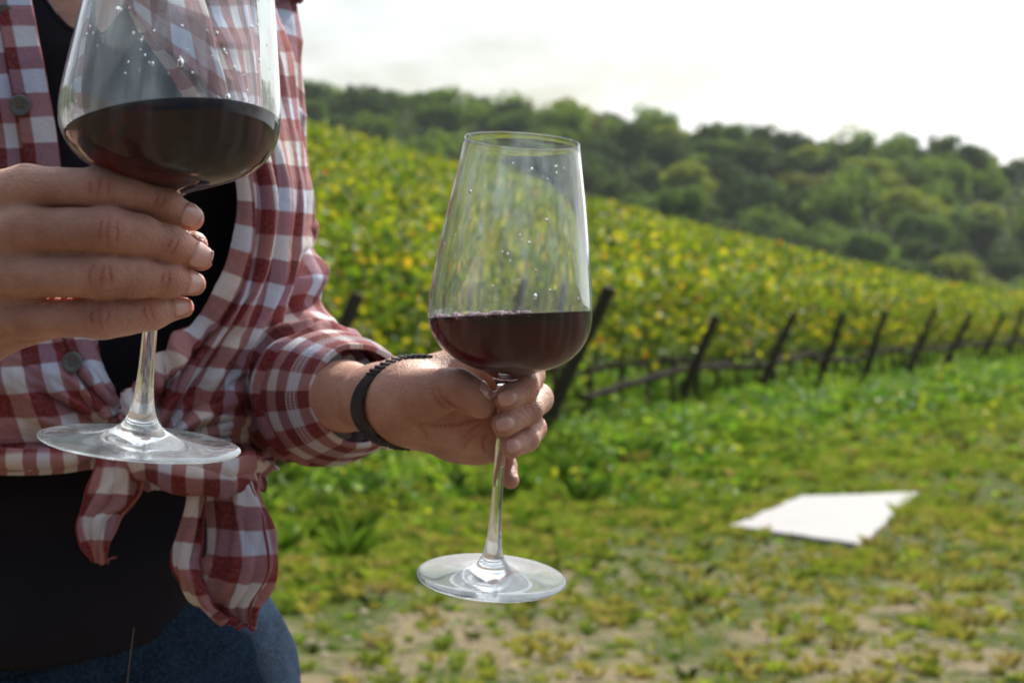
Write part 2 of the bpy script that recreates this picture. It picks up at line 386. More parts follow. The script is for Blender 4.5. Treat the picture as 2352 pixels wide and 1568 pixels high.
def knuckle(V, N, cl, x, y, d, r, ang=0., k=DA/F, lines=3, gap=19, dep=.00042):
    ca, sa = math.cos(ang), math.sin(ang)
    kd = np.exp(-(((V[:, 0]-(x-CX)*d/F)**2+(V[:, 2]-(H+(HY-y)*d/F))**2)/(r*1.0*k)**2))*(N[:, 1] < 0)
    cl *= 1-kd[:, None]*np.array([.04, .14, .13]); V += N*(kd*.0004)[:, None]
    for i in range(lines):
        o = (i-(lines-1)/2)*gap*random.uniform(.75, 1.2); bend = (o/gap)*r*random.uniform(.02, .16)+random.uniform(-2, 2); ln = r*(.80 if i == lines//2 else .55)*random.uniform(.75, 1.15); j = random.uniform(-4, 4)
        pts = []
        for t in (-1, -.5, 0, .5, 1):
            lx = o+bend*(1-t*t)*1.3+j*t+random.uniform(-1.5, 1.5); ly = t*ln
            pts.append(W(x+lx*ca-ly*sa, y+lx*sa+ly*ca, d-r*k*.9))
        crease(V, N, cl, pts, dep*random.uniform(.9, 1.4), 2.2*k, tint=(.80, .60, .55))
knuckle(VA, NA, cA, 228, 430, .8995, 42, .05); knuckle(VA, NA, cA, 250, 530, .895, 48, .08); knuckle(VA, NA, cA, 238, 631, .8975, 46, .0); knuckle(VA, NA, cA, 232, 728, .9045, 40, -.05)
for x, y, d, r, a in ((368, 466, .908, 33, .4), (397, 562, .905, 37, .35), (383, 638, .908, 34, .1), (345, 718, .912, 32, -.15)):
    knuckle(VA, NA, cA, x, y, d, r, a, lines=2, gap=9, dep=.00025)
tp_ = sstep(395, 455, CX+VA[:, 0]/VA[:, 1]*F)[:, None]; cA *= 1-tp_*np.array([-.08, .10, .12]); cA *= 1-.16*(fbm(VA, 55., 3, 14)[:, None]*np.array([.5, 1, 1]))
parts_skin.append((VA, QA, cA))

# ---------- hand holding the far glass (curled fingers, thumb on the stem)
DB = 1.24; kb = DB/F; th_ = math.radians(62)
aB = np.array([math.cos(th_), -math.sin(th_), 0.]); vB = np.array([-math.sin(th_), -math.cos(th_), 0.])
sB = SDF(W(640, 1190, 1.33)-np.array([.015, .13, .0]), W(1320, 760, 1.33)+np.array([.015, .14, .01]), .00072)
fl = sB.field()
fa = sB.field()
chain(sB, fa, [(640, 915, 1.47, 74), (790, 910, 1.365, 76), (905, 921, 1.293, 76)], .008); chain(sB, fa, [(880, 918, 1.305, 76), (945, 923, 1.280, 80)], .012, flat=(vB, 1.28))
palm = sB.field()
chain(sB, palm, [(945, 922, 1.280, 84), (1030, 962, 1.276, 66), (1072, 985, 1.278, 58), (1098, 1000, 1.280, 48)], .012)
chain(sB, palm, [(955, 905, 1.290, 78), (1045, 868, 1.292, 56), (1085, 872, 1.293, 50)], .012)
chain(sB, palm, [(1085, 880, 1.293, 48), (1105, 1000, 1.291, 42)], .012)
chain(sB, palm, [(960, 965, 1.285, 62), (1050, 1002, 1.282, 42), (1105, 1018, 1.282, 36)], .010)
smin_in(palm, (slice(None),)*3, fa, .012)
fingB = {'index': [(1092, 868, 1.292, 45), (1160, 852, 1.284, 38), (1213, 861, 1.264, 36.5), (1203, 890, 1.243, 34), (1166, 914, 1.2335, 31)],
         'middle': [(1095, 915, 1.292, 44), (1175, 908, 1.286, 36), (1235, 916, 1.268, 34), (1214, 943, 1.247, 31.5), (1158, 974, 1.2335, 29.5)],
         'ring': [(1100, 962, 1.290, 40), (1170, 972, 1.284, 34), (1222, 984, 1.268, 31), (1209, 1008, 1.250, 29), (1175, 1027, 1.240, 26.5)],
         'pinky': [(1102, 1000, 1.286, 36), (1140, 1030, 1.280, 27), (1164, 1068, 1.272, 21), (1173, 1104, 1.264, 19.5)]}
fl[:] = palm
for nm, p in fingB.items():
    g = sB.field(); chain(sB, g, p, .003)
    gx = sB.ax[0]; kx = (.007-.0062*sstep((1085-CX)*kb, (1140-CX)*kb, gx))[:, None, None].astype(np.float32)
    h = np.clip(kx-np.abs(fl-g), 0, None)/kx; fl = np.minimum(fl, g)-h*h*kx*.25
th = sB.field(); chain(sB, th, [(925, 925, 1.268, 66), (985, 905, 1.252, 55), (1018, 895, 1.245, 46), (1054, 892, 1.2385, 42), (1082, 906, 1.236, 37), (1106, 927, 1.2365, 34)], .005)
gx = sB.ax[0]; kx = (.014-.0125*sstep((1000-CX)*kb, (1090-CX)*kb, gx))[:, None, None].astype(np.float32)
h = np.clip(kx-np.abs(fl-th), 0, None)/kx; fl = np.minimum(fl, th)-h*h*kx*.25
VB, QB = sB.mesh(fl); VB = relax(VB, QB, 2); NB = normals(VB, QB); del fl, g, th, palm, fa
VB += NB*(fbm(VB, 80., 3, 5)*.00035)[:, None]
cB = np.ones_like(VB)
def cr2(pts, dep=.0005, w=2.6, tint=(.80, .58, .52)):
    crease(VB, NB, cB, [W(x, y, d) for x, y, d in pts], dep, w*kb, tint)
# palm lines, web of the thumb, knuckles  (pixel places, depth roughly on the near skin)
cr2([(955, 968, 1.262), (1000, 976, 1.258), (1050, 975, 1.255), (1090, 965, 1.255), (1112, 958, 1.258)], .0011, 3.2)
cr2([(1055, 1015, 1.262), (1085, 985, 1.262), (1112, 966, 1.262)], .0008, 2.8)
cr2([(960, 975, 1.262), (975, 990, 1.262), (985, 1008, 1.266)], .0005)
cr2([(1062, 1035, 1.268), (1075, 1012, 1.266), (1098, 992, 1.266)], .0006)
cr2([(1118, 1040, 1.272), (1110, 1018, 1.27), (1118, 990, 1.266)], .0006)
cr2([(990, 890, 1.24), (1005, 920, 1.236), (1035, 945, 1.238)], .0005); cr2([(1003, 880, 1.238), (1018, 915, 1.234), (1052, 940, 1.234)], .0006)
cr2([(1020, 905, 1.236), (1040, 930, 1.234), (1075, 948, 1.234)], .0004)
for k in range(9):
    x = 1000+k*9; cr2([(x, 838+k*1.5, 1.25), (x+8, 850+k*2, 1.246), (x+9, 866+k*2, 1.242)], .0003, 1.6, (.92, .84, .80))
for k in range(5):
    cr2([(1196+k*8, 905-k*7, 1.225), (1206+k*8, 895-k*7, 1.228), (1212+k*7, 880-k*7, 1.232)], .0002, 1.5, (.92, .84, .8))
    cr2([(1190+k*11, 968-k*9, 1.23), (1184+k*11, 955-k*8, 1.23), (1176+k*12, 944-k*7, 1.235)], .00022, 1.7, (.92, .82, .78))
parts_skin.append((VB, QB, cB))

# ---------- rest of the body (coarse; covered by clothes or outside the frame)
TX = -.2945; TY = 1.52
LV = np.array([  # z, half width, half depth, centre y
    [.86, .150, .100, 1.53], [.93, .150, .112, 1.53], [1.00, .136, .110, 1.525], [1.06, .124, .098, 1.52], [1.15, .128, .102, 1.52],
    [1.24, .138, .115, 1.52], [1.31, .138, .105, 1.525], [1.36, .12, .080, 1.535], [1.40, .09, .060, 1.545]])
def lv(z, k): return np.interp(z, LV[:, 0], LV[:, k])
sC = SDF((TX-.32, 1.0, -.0), (TX+.30, 1.72, 1.72), .0065)
fl = sC.field(.03)
X, Y, Z = np.meshgrid(*sC.ax, indexing='ij', sparse=True)
a_, b_, yc = lv(Z[0, 0], 1)[None, None], lv(Z[0, 0], 2)[None, None], lv(Z[0, 0], 3)[None, None]
a_ = a_-.012; b_ = b_-.012
q = ((np.sqrt(((X-TX)/a_)**2+((Y-yc)/b_)**2)-1)*b_); q = np.maximum(q, np.maximum(.86-Z, Z-1.385)); smin_in(fl, (slice(None),)*3, q.astype(np.float32), .01)
def bc(a, b, ra, rb, k=.03, flat=None): sC.cone(fl, np.array(a), np.array(b), ra, rb, k, .03, flat)
bc((TX, 1.545, 1.34), (TX, 1.535, 1.47), .062, .052); bc((TX, 1.53, 1.535), (TX, 1.525, 1.60), .072, .078, .03)
bc((TX, 1.49, 1.49), (TX, 1.50, 1.55), .045, .055, .02); bc((TX, 1.425, 1.545), (TX, 1.44, 1.575), .011, .007, .012)
for s_ in (-1, 1):
    bc((TX+s_*.070, 1.53, .90), (TX+s_*.085, 1.54, .50), .066, .050); bc((TX+s_*.09, 1.54, .50), (TX+s_*.095, 1.56, .09), .05, .033)
    bc((TX+s_*.095, 1.57, .045), (TX+s_*.11, 1.42, .03), .03, .025); bc((TX+s_*.08, 1.525, 1.535), (TX+s_*.083, 1.53, 1.565), .010, .012, .006)
shL = np.array([TX+.100, 1.545, 1.350]); elL = W(655, 915, 1.50); wrL = W(800, 908, 1.35)
shR = np.array([TX-.165, 1.47, 1.345]); elR = np.array([-.475, 1.27, 1.13]); wrR = wristA
bc((TX, 1.54, 1.36), shL, .05, .05); armp = [W(480, 60, 1.545), W(515, 300, 1.54), W(530, 460, 1.53), W(553, 620, 1.52), W(590, 760, 1.51), W(640, 880, 1.495), W(665, 922, 1.455)]
armr = [.042, .041, .039, .037, .034, .031, .0245]
bc(shL, armp[0], .044, .042, .02)
for i in range(6): bc(armp[i], armp[i+1], armr[i], armr[i+1], .008)
bc((TX, 1.53, 1.36), shR, .05, .05); bc(shR, elR, .046, .038); bc(elR, wrR, .038, .024, .02)
VC, QC = sC.mesh(fl); del fl, q
parts_skin.append((VC, QC, np.ones_like(VC)))
person = empty('person', (TX, 1.53, 0)); inv = np.array([TX, 1.53, 0])
tag(person, 'person in open red plaid shirt over dark top, holding two wine glasses', 'person')
off = 0; Vs, Qs, Cs = [], [], []
for V, Q, c in parts_skin: Vs.append(V-inv); Qs.append(Q+off); Cs.append(c); off += len(V)
mesh_np('body', np.concatenate(Vs), np.concatenate(Qs), M_SKIN, person, np.concatenate(Cs))
def to_person(V): return np.asarray(V)-inv

# ---------- finger nails
bvh = [BVHTree.FromPolygons([tuple(v) for v in V], [tuple(q) for q in Q.tolist()]) for V, Q in ((VA, QA), (VB, QB))]
def nail(x, y, d, tipdir, r_px, ln, wd, nd=(0, -1, 0), lift=.0):
    """tipdir: pixel direction of the finger tip + depth slope; nd: outward direction"""
    k = d/F; c = W(x, y, d); t = nrm([tipdir[0], tipdir[2], -tipdir[1]]); n = nrm(nd); n = nrm(n-t*np.dot(n, t)); s = np.cross(t, n)
    R = r_px*k; L, Wd = ln*k, wd*k; nu, nv = 22, 22
    u = np.linspace(-1, 1, nu)[:, None]; v = np.linspace(-1, 1, nv)[None]
    # superellipse mapping of the square
    uu = u*np.sqrt(1-v**2*.34)+0*v; vv = v*np.sqrt(1-u**2*.30)*(1+.06*u)
    ang = vv*(Wd/2)/R; x_ = uu*L/2
    T3 = bvh[0 if d < 1 else 1]; hit = np.zeros_like(ang)
    for i in range(nu):
        for j in range(nv):
            dr = n*math.cos(ang[i, j])+s*math.sin(ang[i, j]); r_ = T3.ray_cast(Vector(c+x_[i, j]*t), Vector(dr), .02); hit[i, j] = r_[3] if r_[0] is not None else R
    hit = np.clip(hit, R*.7, R*1.6)
    for _ in range(6): hp = np.pad(hit, 1, mode='edge'); hit = (hit*2+hp[:-2, 1:-1]+hp[2:, 1:-1]+hp[1:-1, :-2]+hp[1:-1, 2:])/6
    rad = hit+.00045-.0005*np.abs(uu)**3*(uu < 0)+lift*(uu > 0)*uu
    P = c+x_[..., None]*t+(rad*np.cos(ang))[..., None]*n+(rad*np.sin(ang))[..., None]*s
    V = P.reshape(-1, 3); Fq = grid_faces(nu, nv)
    o = mesh_np('fingernail', to_person(V), Fq, M_NAIL, person)
    m = o.modifiers.new('s', 'SOLIDIFY'); m.thickness = .0007; m.offset = 0
    tipm = uu > .74
    # free edge: paler strip as its own sub-part
    rows = [i for i in range(nu) if u[i, 0] > .70]
    Pt = P[rows[0]:]+n*.00035; mesh_np('nail_edge', Pt.reshape(-1, 3)-inv, grid_faces(len(rows), nv), M_NAILTIP, o)
nail(440, 503, .9155, (.9, .42, .012*8), 30, 46, 50, (.30, -1, .16)); nail(462, 594, .9135, (.9, .40, .10), 30, 48, 49, (.33, -1, .12))
nail(446, 653, .9155, (.95, .2, .10), 27, 42, 42, (.33, -1, .14)); nail(421, 705, .9185, (.97, -.16, .08), 24.5, 44, 37, (.2, -1, .2))
nail(1165, 916, 1.2335, (-.9, .35, -.05), 31, 42, 33, (-.12, -1, .06)); nail(1160, 976, 1.2335, (-.93, .3, -.05), 29.5, 42, 30, (-.1, -1, .10))
nail(1181, 1027, 1.240, (-.95, .18, 0), 26.5, 32, 31, (.25, -1, .25)); nail(1102, 918, 1.2365, (.75, .55, .02), 34, 44, 40, (.25, -.55, .85))

# ------------------------------------------------------------------ cloth
KNOT = np.array([345., 1030.])
def tdep(x, y):
    z = H+(HY-y)/F*1.45; a = lv(z, 1)+.004; b = lv(z, 2)+.004; yc = lv(z, 3)
    cx = CX+TX*F/1.45; s = np.clip(1-((x-cx)/(a*F/1.45))**2, .02, 1)
    return yc-b*np.sqrt(s)
def patch(name, rows, nu, nv, mat, parent, usize, disp=None, thick=.0012 , vlen=None, uo=0, vo=0, world=False, flat_=None):
    """rows: list of rows of (x, y, off[, abs]) -> off is metres in front of the chest; with a 4th value the third is an absolute depth"""
    if flat_: rows = [[(p[0], p[1], flat_[0]+(p[2]-flat_[0])*flat_[1], 1) for p in r] for r in rows]
    if world: Cc = np.array(rows, float)
    else: Cc = np.array([[W(p[0], p[1], p[2] if len(p) > 3 else tdep(p[0], p[1])-p[2]) for p in r] for r in rows])
    G = catmull(Cc, nu); G = catmull(G.transpose(1, 0, 2), nv).transpose(1, 0, 2)
    L = np.linalg.norm(np.diff(G, axis=0), axis=2).mean(1); v = np.concatenate([[0], np.cumsum(L)])
    if vlen: v = v/v[-1]*vlen
    Lr = np.linalg.norm(np.diff(G, axis=1), axis=2).sum(1); usize = float(np.percentile(Lr, 62))
    u = np.linspace(0, usize, nv)
    UV = np.stack(np.broadcast_arrays(u[None]+uo, v[:, None]+vo), -1)
    du = np.gradient(G, axis=1); dv = np.gradient(G, axis=0); N = np.cross(du, dv); N /= np.maximum(np.linalg.norm(N, axis=2), 1e-9)[..., None]
    if N[..., 1].mean() > 0: N = -N
    if disp is not None: G = G+N*disp(G, UV, N)[..., None]
    o = mesh_np(name, to_person(G.reshape(-1, 3)), grid_faces(nu, nv), mat, parent, uvs=UV.reshape(-1, 2))
    m = o.modifiers.new('s', 'SOLIDIFY'); m.thickness = thick; m.offset = -1
    return o, G
def px(G): return CX+G[..., 0]/G[..., 1]*F, HY-(G[..., 2]-H)/G[..., 1]*F
def ridge(n): return 1-np.abs(n)*2
def tri(x): x = x/(2*PI); return 1-4*np.abs(x-np.floor(x)-.5)
def folds_knot(amp=.007, freq=7., seed=0, reach=420):
    def f(G, UV, N):
        x, y = px(G); dx, dy = x-KNOT[0], y-KNOT[1]; r = np.hypot(dx, dy); a = np.arctan2(dy, dx)
        wob = a*freq+fbm(G, 14., 2, seed)*2.2
        w = .5*np.sin(wob)+.55*tri(wob+.6*np.sin(wob))+.45*tri(wob*2.3+1.2)
        k = np.exp(-(r/reach)**2)*sstep(10, 90, r)
        cr = fbm(G*np.array([1, .3, 1]), 22., 3, seed+4)
        rad = np.stack([a*4.2+.0*r, r/260., 0*a+seed], -1); crs = ridge(vnoise(rad, 1.6, seed+21))*.9+ridge(vnoise(rad, 3.7, seed+22))*.45
        return amp*k*w+.0048*crs*sstep(620, 150, r)*sstep(5, 60, r)+.0040*cr+.0022*ridge(vnoise(G, 34., seed+9))*.6
    return f
shirt = None
# wearer's right front (left in the picture)
rowsL = []
for (yl, xr, yr) in [(-120, 40, -120), (0, 66, 0), (150, 95, 150), (300, 124, 300), (450, 145, 455), (620, 180, 640), (760, 213, 770), (880, 243, 862), (990, 290, 955), (1092, 330, 1045)]:
    row = []
    for t in (0, .22, .45, .65, .82, .93, 1.):
        x = -460+(xr+460)*t; y = yl+(yr-yl)*t**3
        row.append((x, y, .012+.006*math.sin(t*3)+(.012 if yl > 850 else 0)*t))
    rowsL.append(row)
shirtL, GL = patch('shirt_front', rowsL, 240, 200, M_PLAID, person, .165, folds_knot(.0065, 6.5, 2), uo=.012)
shirtL['label'] = 'red plaid shirt front with buttons'
# placket strip with its seam
def strip_along(G, jcol, w_cols, name, mat, parent, lift, thick=.0016):
    pass
plrows = []
for r in rowsL[:9]:
    x, y = r[-1][0], r[-1][1]; w = 74 if y < 800 else 56
    plrows.append([(x-w, y+2, .0185 if y < 850 else .030), (x-w*.5, y+1, .0195 if y < 850 else .031), (x+3, y, .0185 if y < 850 else .030)])
plk, GP = patch('placket', plrows, 200, 22, M_PLAID2, person, .0185, folds_knot(.0045, 6.5, 2), thick=.002, uo=.018)
for k, off_ in ((2, 0), (19, 0)):
    P = GP[:, k]+np.array([0, -.0006, 0]); mb = MB()
    n = 92; idx = np.linspace(0, len(P)-2, n*2+1).astype(int)
    for i in range(n):
        a, b = P[idx[2*i]], P[idx[2*i+1]]; add_tube(mb, np.array([a, (a+b)/2, b]), .00022, 4)
    mb.v = [v-inv for v in mb.v]; mb.build('stitching', M_STITCH, plk)
# buttons
def button(x, y, d, tilt=(0, 0)):
    a = np.linspace(0, 2*PI, 40, endpoint=False); prof = [(0, .0), (.0008, 0), (.0016, .0), (.0034, .0), (.0042, .0006), (.0050, .0010), (.0056, .0008), (.0058, 0), (.0056, -.0010)]
    V = np.array([[r*math.cos(t), -h, r*math.sin(t)] for r, h in prof[1:] for t in a]); V = np.concatenate([V, [[0, 0, 0]]])
    Fq = grid_faces(len(prof)-1, 40, True)
    fan = np.stack([np.arange(40), (np.arange(40)+1) % 40, np.full(40, len(V)-1)], 1)
    R = Matrix.Rotation(tilt[0], 3, 'X') @ Matrix.Rotation(tilt[1], 3, 'Z')
    c = W(x, y, d)-inv; V = V@np.array(R).T+c
    o = mesh_np('button', V, [Fq, fan[:, ::-1]], M_HORN, person); m = o.modifiers.new('s', 'SOLIDIFY'); m.thickness = .0004
    mb = MB(); hv = []
    for sx in (-1, 1):
        for sz in (-1, 1):
            P = np.array([[sx*.0011, -.0001, sz*.0011], [sx*.0011, -.0006, sz*.0011]])@np.array(R).T+c; add_tube(mb, P, .0006, 10)
    mb.build('thread_hole', M_BAND, o)
for x, y in ((8, 33), (46, 242), (150, 590), (166, 832)):
    button(x, y, tdep(x, y)-.0245-(.010 if y > 800 else 0), (random.uniform(-.15, .15), random.uniform(-.2, .2)))
# wearer's left front (right in the picture)
inner = [(215, -130), (262, 0), (345, 110), (420, 206), (500, 320), (546, 420), (545, 550), (505, 670), (425, 770), (345, 855), (302, 912), (300, 965), (322, 1010)]
outer = [(560, -130), (610, 10), (650, 120), (672, 220), (690, 325), (700, 440), (690, 555), (660, 680), (638, 780), (620, 870), (608, 940), (608, 1010), (614, 1082)]
rowsR = []
for i, ((xi, yi), (xo, yo)) in enumerate(zip(inner, outer)):
    row = []
    for t in (0, .12, .3, .5, .7, .88, 1.):
        x = xi+(xo-xi)*t; y = yi+(yo-yi)*t+(42*math.sin(t*PI) if i == 12 else 16*math.sin(t*PI) if i == 11 else 0)
        dd = (1.408 if i < 9 else 1.402)+.075*t**3; row.append((x, y, min(dd, tdep(x, y)-.010), 1))
    row.append((xo-6, yo, 1.535, 1)); row.append((xo-60, yo, 1.60, 1)); row.append((xo-250, yo, 1.645, 1)); rowsR.append(row)
def dispR(G, UV, N):
    x, y = px(G); base = folds_knot(.0060, 8., 11, 460)(G, UV, N)
    # long drape folds running down from the shoulder to the knot
    s = UV[..., 0]; dr = .0042*(.5*np.sin(s*150+fbm(G, 9., 2, 31)*3.5)+.6*tri(s*120+UV[..., 1]*14+fbm(G, 9., 2, 32)*4.5))*sstep(-50, 500, y)*(1-sstep(850, 1000, y))
    return base+dr
shirtR, GR = patch('shirt_front', rowsR, 260, 260, M_PLAID, person, .20, dispR, uo=.03)
shirtR['label'] = 'sunlit red plaid shirt front, pulled across to a knot'
plr = []
for i, (xi, yi) in enumerate(inner[1:12]):
    nx = 34 if i > 1 else 30; d0 = rowsR[i+1][0][2]
    nyv = 0 if i < 5 else 10+3*(i-5)
    plr.append([(xi-4, yi-1, d0-.006, 1), (xi+nx*.5, yi+nyv*.5, d0-.0085, 1), (xi+nx, yi+nyv, d0-.007, 1)])
plk2, GP2 = patch('placket', plr, 200, 16, M_PLAID2, person, .0125, folds_knot(.005, 8., 11, 460), thick=.002, uo=.002)
for kcol in (2, 13):
    mb = MB(); P = GP2[:, kcol]+np.array([0, -.0008, 0]); n = 80; idx = np.linspace(0, len(P)-2, n*2+1).astype(int)
    for i in range(n):
        a, b = P[idx[2*i]], P[idx[2*i+1]]; add_tube(mb, np.array([a, (a+b)/2, b]), .00022, 4)
    mb.v = [v-inv for v in mb.v]; mb.build('stitching', M_STITCH, plk2)
# collar lying over the shoulder front
collar, _ = patch('collar', [[(190, -190, 1.39, 1), (235, -60, 1.385, 1), (270, 20, 1.38, 1)], [(300, -200, 1.41, 1), (350, -40, 1.385, 1), (372, 110, 1.37, 1)],
                             [(420, -190, 1.45, 1), (470, -20, 1.405, 1), (556, 245, 1.375, 1)]], 60, 60, M_PLAID2, person, .06, folds_knot(.003, 5, 40, 900), thick=.002)
# shirt back panel
back = []
for z in (1.385, 1.35, 1.28, 1.2, 1.12, 1.05):
    back.append([(TX+(lv(z, 1)+.012)*math.cos(t), lv(z, 3)+(lv(z, 2)+.02)*math.sin(t), z) for t in np.linspace(-.15, PI+.15, 13)])
patch('shirt_back', back, 60, 90, M_PLAID, person, .40, lambda G, UV, N: .004*fbm(G, 12., 3, 50), world=True)
# yoke over the shoulders
NCb = normals(VC, QC); cz = VC[QC].mean(1); ax2 = np.abs(cz[:, 0]-TX)
ky = (cz[:, 2] > 1.356) & (cz[:, 2] < 1.43) & (ax2 > .058) & (ax2 < .25) & ~((cz[:, 1] < 1.47) & (ax2 < .075))
for sg in (-1, 1):
    kz = ky & ((cz[:, 0]-TX)*sg > 0); us = np.unique(QC[kz]); mp_ = np.full(len(VC), -1); mp_[us] = np.arange(len(us)); Vy = (VC+NCb*.009)[us]
    yk = mesh_np('shirt_yoke', to_person(Vy), mp_[QC[kz]], M_PLAID, person, uvs=np.stack([Vy[:, 0], Vy[:, 1]+Vy[:, 2]], 1)); yk.modifiers.new('s', 'SOLIDIFY').thickness = .0015
# sleeves
def sleeve(name, pts, n, seg, mat, disp, uo=0, thick=.0014, raw=False):
    P = np.array([p[:3] if raw else W(*p[:3]) for p in pts]); R = np.array([p[-1] for p in pts])
    Pc = catmull(P, n); Rc = catmull(R, n); T, N, B = frames(Pc); a = np.linspace(0, 2*PI, seg+1)
    D = np.cos(a)[None, :, None]*N[:, None]+np.sin(a)[None, :, None]*B[:, None]
    s = np.concatenate([[0], np.cumsum(np.linalg.norm(np.diff(Pc, axis=0), axis=1))])
    G = Pc[:, None]+Rc[:, None, None]*D
    UV = np.stack(np.broadcast_arrays((a*.046)[None]+uo, s[:, None]), -1)
    d = disp(Pc[:, None]+.05*D, UV, s); G = G+D*d[..., None]; G[:, -1] = G[:, 0]
    o = mesh_np(name, to_person(G.reshape(-1, 3)), grid_faces(n, seg+1), mat, person, uvs=UV.reshape(-1, 2))
    m = o.modifiers.new('s', 'SOLIDIFY'); m.thickness = thick; m.offset = -1
    return o, G
def slv_disp(c0, c1):
    def f(G, UV, s):
        v = UV[..., 1]; r = fbm(G*np.array([1, 1, 1.]), 20., 3, 61)
        acc = .0042*np.sin(v*190+fbm(G, 12., 2, 71)*4)*sstep(c0, c0+.04, v)*(1-sstep(c1-.02, c1, v))
        return .0045*r+acc+.002*ridge(vnoise(G, 45., 77))
    return f
slL, GS = sleeve('sleeve', [(470, -60, 1.55, .050), (500, 120, 1.545, .0525), (515, 300, 1.54, .0515), (530, 460, 1.53, .0500), (553, 620, 1.52, .0495), (590, 760, 1.515, .045),
                            (642, 878, 1.50, .0400), (705, 900, 1.46, .0400), (765, 906, 1.425, .0385)], 220, 110, M_PLAID2, slv_disp(.16, .40))
slL['label'] = 'rolled red plaid sleeve on the outstretched arm'
cuf, GC = sleeve('cuff', [(742, 911, 1.435, .0400), (770, 912, 1.415, .0392), (800, 911, 1.39, .0342), (828, 908, 1.365, .0290)], 60, 110, M_PLAID, lambda G, UV, s: .0022*fbm(G, 30., 3, 91), thick=.003, uo=.02)
for kk in (36, 40, 44):
    mb = MB(); P = GC[kk]; C_ = P.mean(0); P = C_+(P-C_)*1.012
    for i in range(0, len(P)-1): add_tube(mb, np.array([P[i], P[i]*.65+P[i+1]*.35, P[i]*.3+P[i+1]*.7]), .00028, 4)
    mb.v = [v-inv for v in mb.v]; mb.build('stitching', M_STITCH, cuf)
sleeve('sleeve', [(*shR, .056), (*(shR*.6+elR*.4), .052), (*elR, .048), (*(elR*.6+wrR*.4), .043)], 80, 60, M_PLAID2, slv_disp(.1, .3), raw=True)
# knotted tails below the waist
def tail_disp(seed, amp=.003, f=26.):
    return lambda G, UV, N: .45*amp*fbm(G, f*.8, 3, seed)+.0023*tri(UV[..., 0]*300+fbm(G*np.array([1, 1, .4]), 24., 2, seed+3)*7)+.0012*tri(UV[..., 0]*640+UV[..., 1]*120+fbm(G*np.array([1, 1, .4]), 30., 2, seed+4)*7)+.0012*ridge(vnoise(G*np.array([1, 1, .4]), 90., seed+5))
kn = MB()
t1, G1 = patch('shirt_tail', [[(225, 1020, 1.375, 1), (262, 1015, 1.368, 1), (300, 1015, 1.366, 1), (335, 1022, 1.372, 1)],
                             [(222, 1085, 1.372, 1), (262, 1080, 1.362, 1), (296, 1085, 1.366, 1), (331, 1075, 1.374, 1)],
                             [(198, 1150, 1.368, 1), (240, 1150, 1.358, 1), (288, 1148, 1.368, 1), (318, 1140, 1.380, 1)],
                             [(180, 1200, 1.366, 1), (215, 1196, 1.356, 1), (252, 1188, 1.362, 1), (272, 1196, 1.374, 1)],
                             [(192, 1240, 1.368, 1), (215, 1240, 1.360, 1), (238, 1238, 1.362, 1), (256, 1232, 1.370, 1)],
                             [(222, 1286, 1.372, 1), (228, 1290, 1.370, 1), (236, 1290, 1.370, 1), (240, 1278, 1.372, 1)]], 120, 60, M_PLAID, person, .042, tail_disp(3, .0035), flat_=(1.370, .5), thick=.0011, uo=.01)
t1['label'] = 'narrow twisted shirt tail with frayed tip'
hem = catmull([W(331, 1075, 1.373), W(322, 1130, 1.378), W(282, 1178, 1.371), W(262, 1222, 1.370), W(240, 1262, 1.371), W(242, 1284, 1.372)], 60)
mb = MB(); add_tube(mb, hem+np.array([0, -.003, 0]), .0013, 8)
for e in ((262, 1276), (270, 1278), (252, 1292), (248, 1296)): add_tube(mb, catmull([W(240, 1280, 1.370), W((240+e[0])/2, 1283, 1.368), W(*e, 1.369)], 6), .00025, 4)
mb.v = [v-inv for v in mb.v]; mb.build('frayed_hem', mat_simple('worn_red_edge', (.42, .14, .14), .9), t1)
t2, G2 = patch('shirt_tail', [[(452, 1085, 1.372, 1), (490, 1080, 1.364, 1), (530, 1085, 1.362, 1), (570, 1090, 1.372, 1), (590, 1085, 1.39, 1)],
                             [(470, 1140, 1.374, 1), (508, 1140, 1.360, 1), (545, 1150, 1.352, 1), (590, 1160, 1.366, 1), (604, 1158, 1.39, 1)],
                             [(488, 1215, 1.378, 1), (520, 1220, 1.362, 1), (560, 1225, 1.348, 1), (605, 1225, 1.362, 1), (616, 1222, 1.386, 1)],
                             [(478, 1285, 1.376, 1), (515, 1290, 1.356, 1), (565, 1290, 1.346, 1), (612, 1285, 1.360, 1), (622, 1282, 1.385, 1)],
                             [(440, 1318, 1.372, 1), (500, 1338, 1.354, 1), (555, 1350, 1.350, 1), (602, 1345, 1.364, 1), (618, 1338, 1.384, 1)],
                             [(448, 1370, 1.374, 1), (492, 1390, 1.366, 1), (536, 1402, 1.362, 1), (578, 1398, 1.368, 1), (600, 1384, 1.380, 1)],
                             [(520, 1420, 1.376, 1), (545, 1430, 1.374, 1), (562, 1435, 1.374, 1), (578, 1440, 1.376, 1), (586, 1436, 1.380, 1)]], 150, 100, M_PLAID, person, .056, tail_disp(13, .0055, 24.), flat_=(1.368, .42), thick=.0011, uo=.022, vo=.01)
t2['label'] = 'wide looped shirt tail'
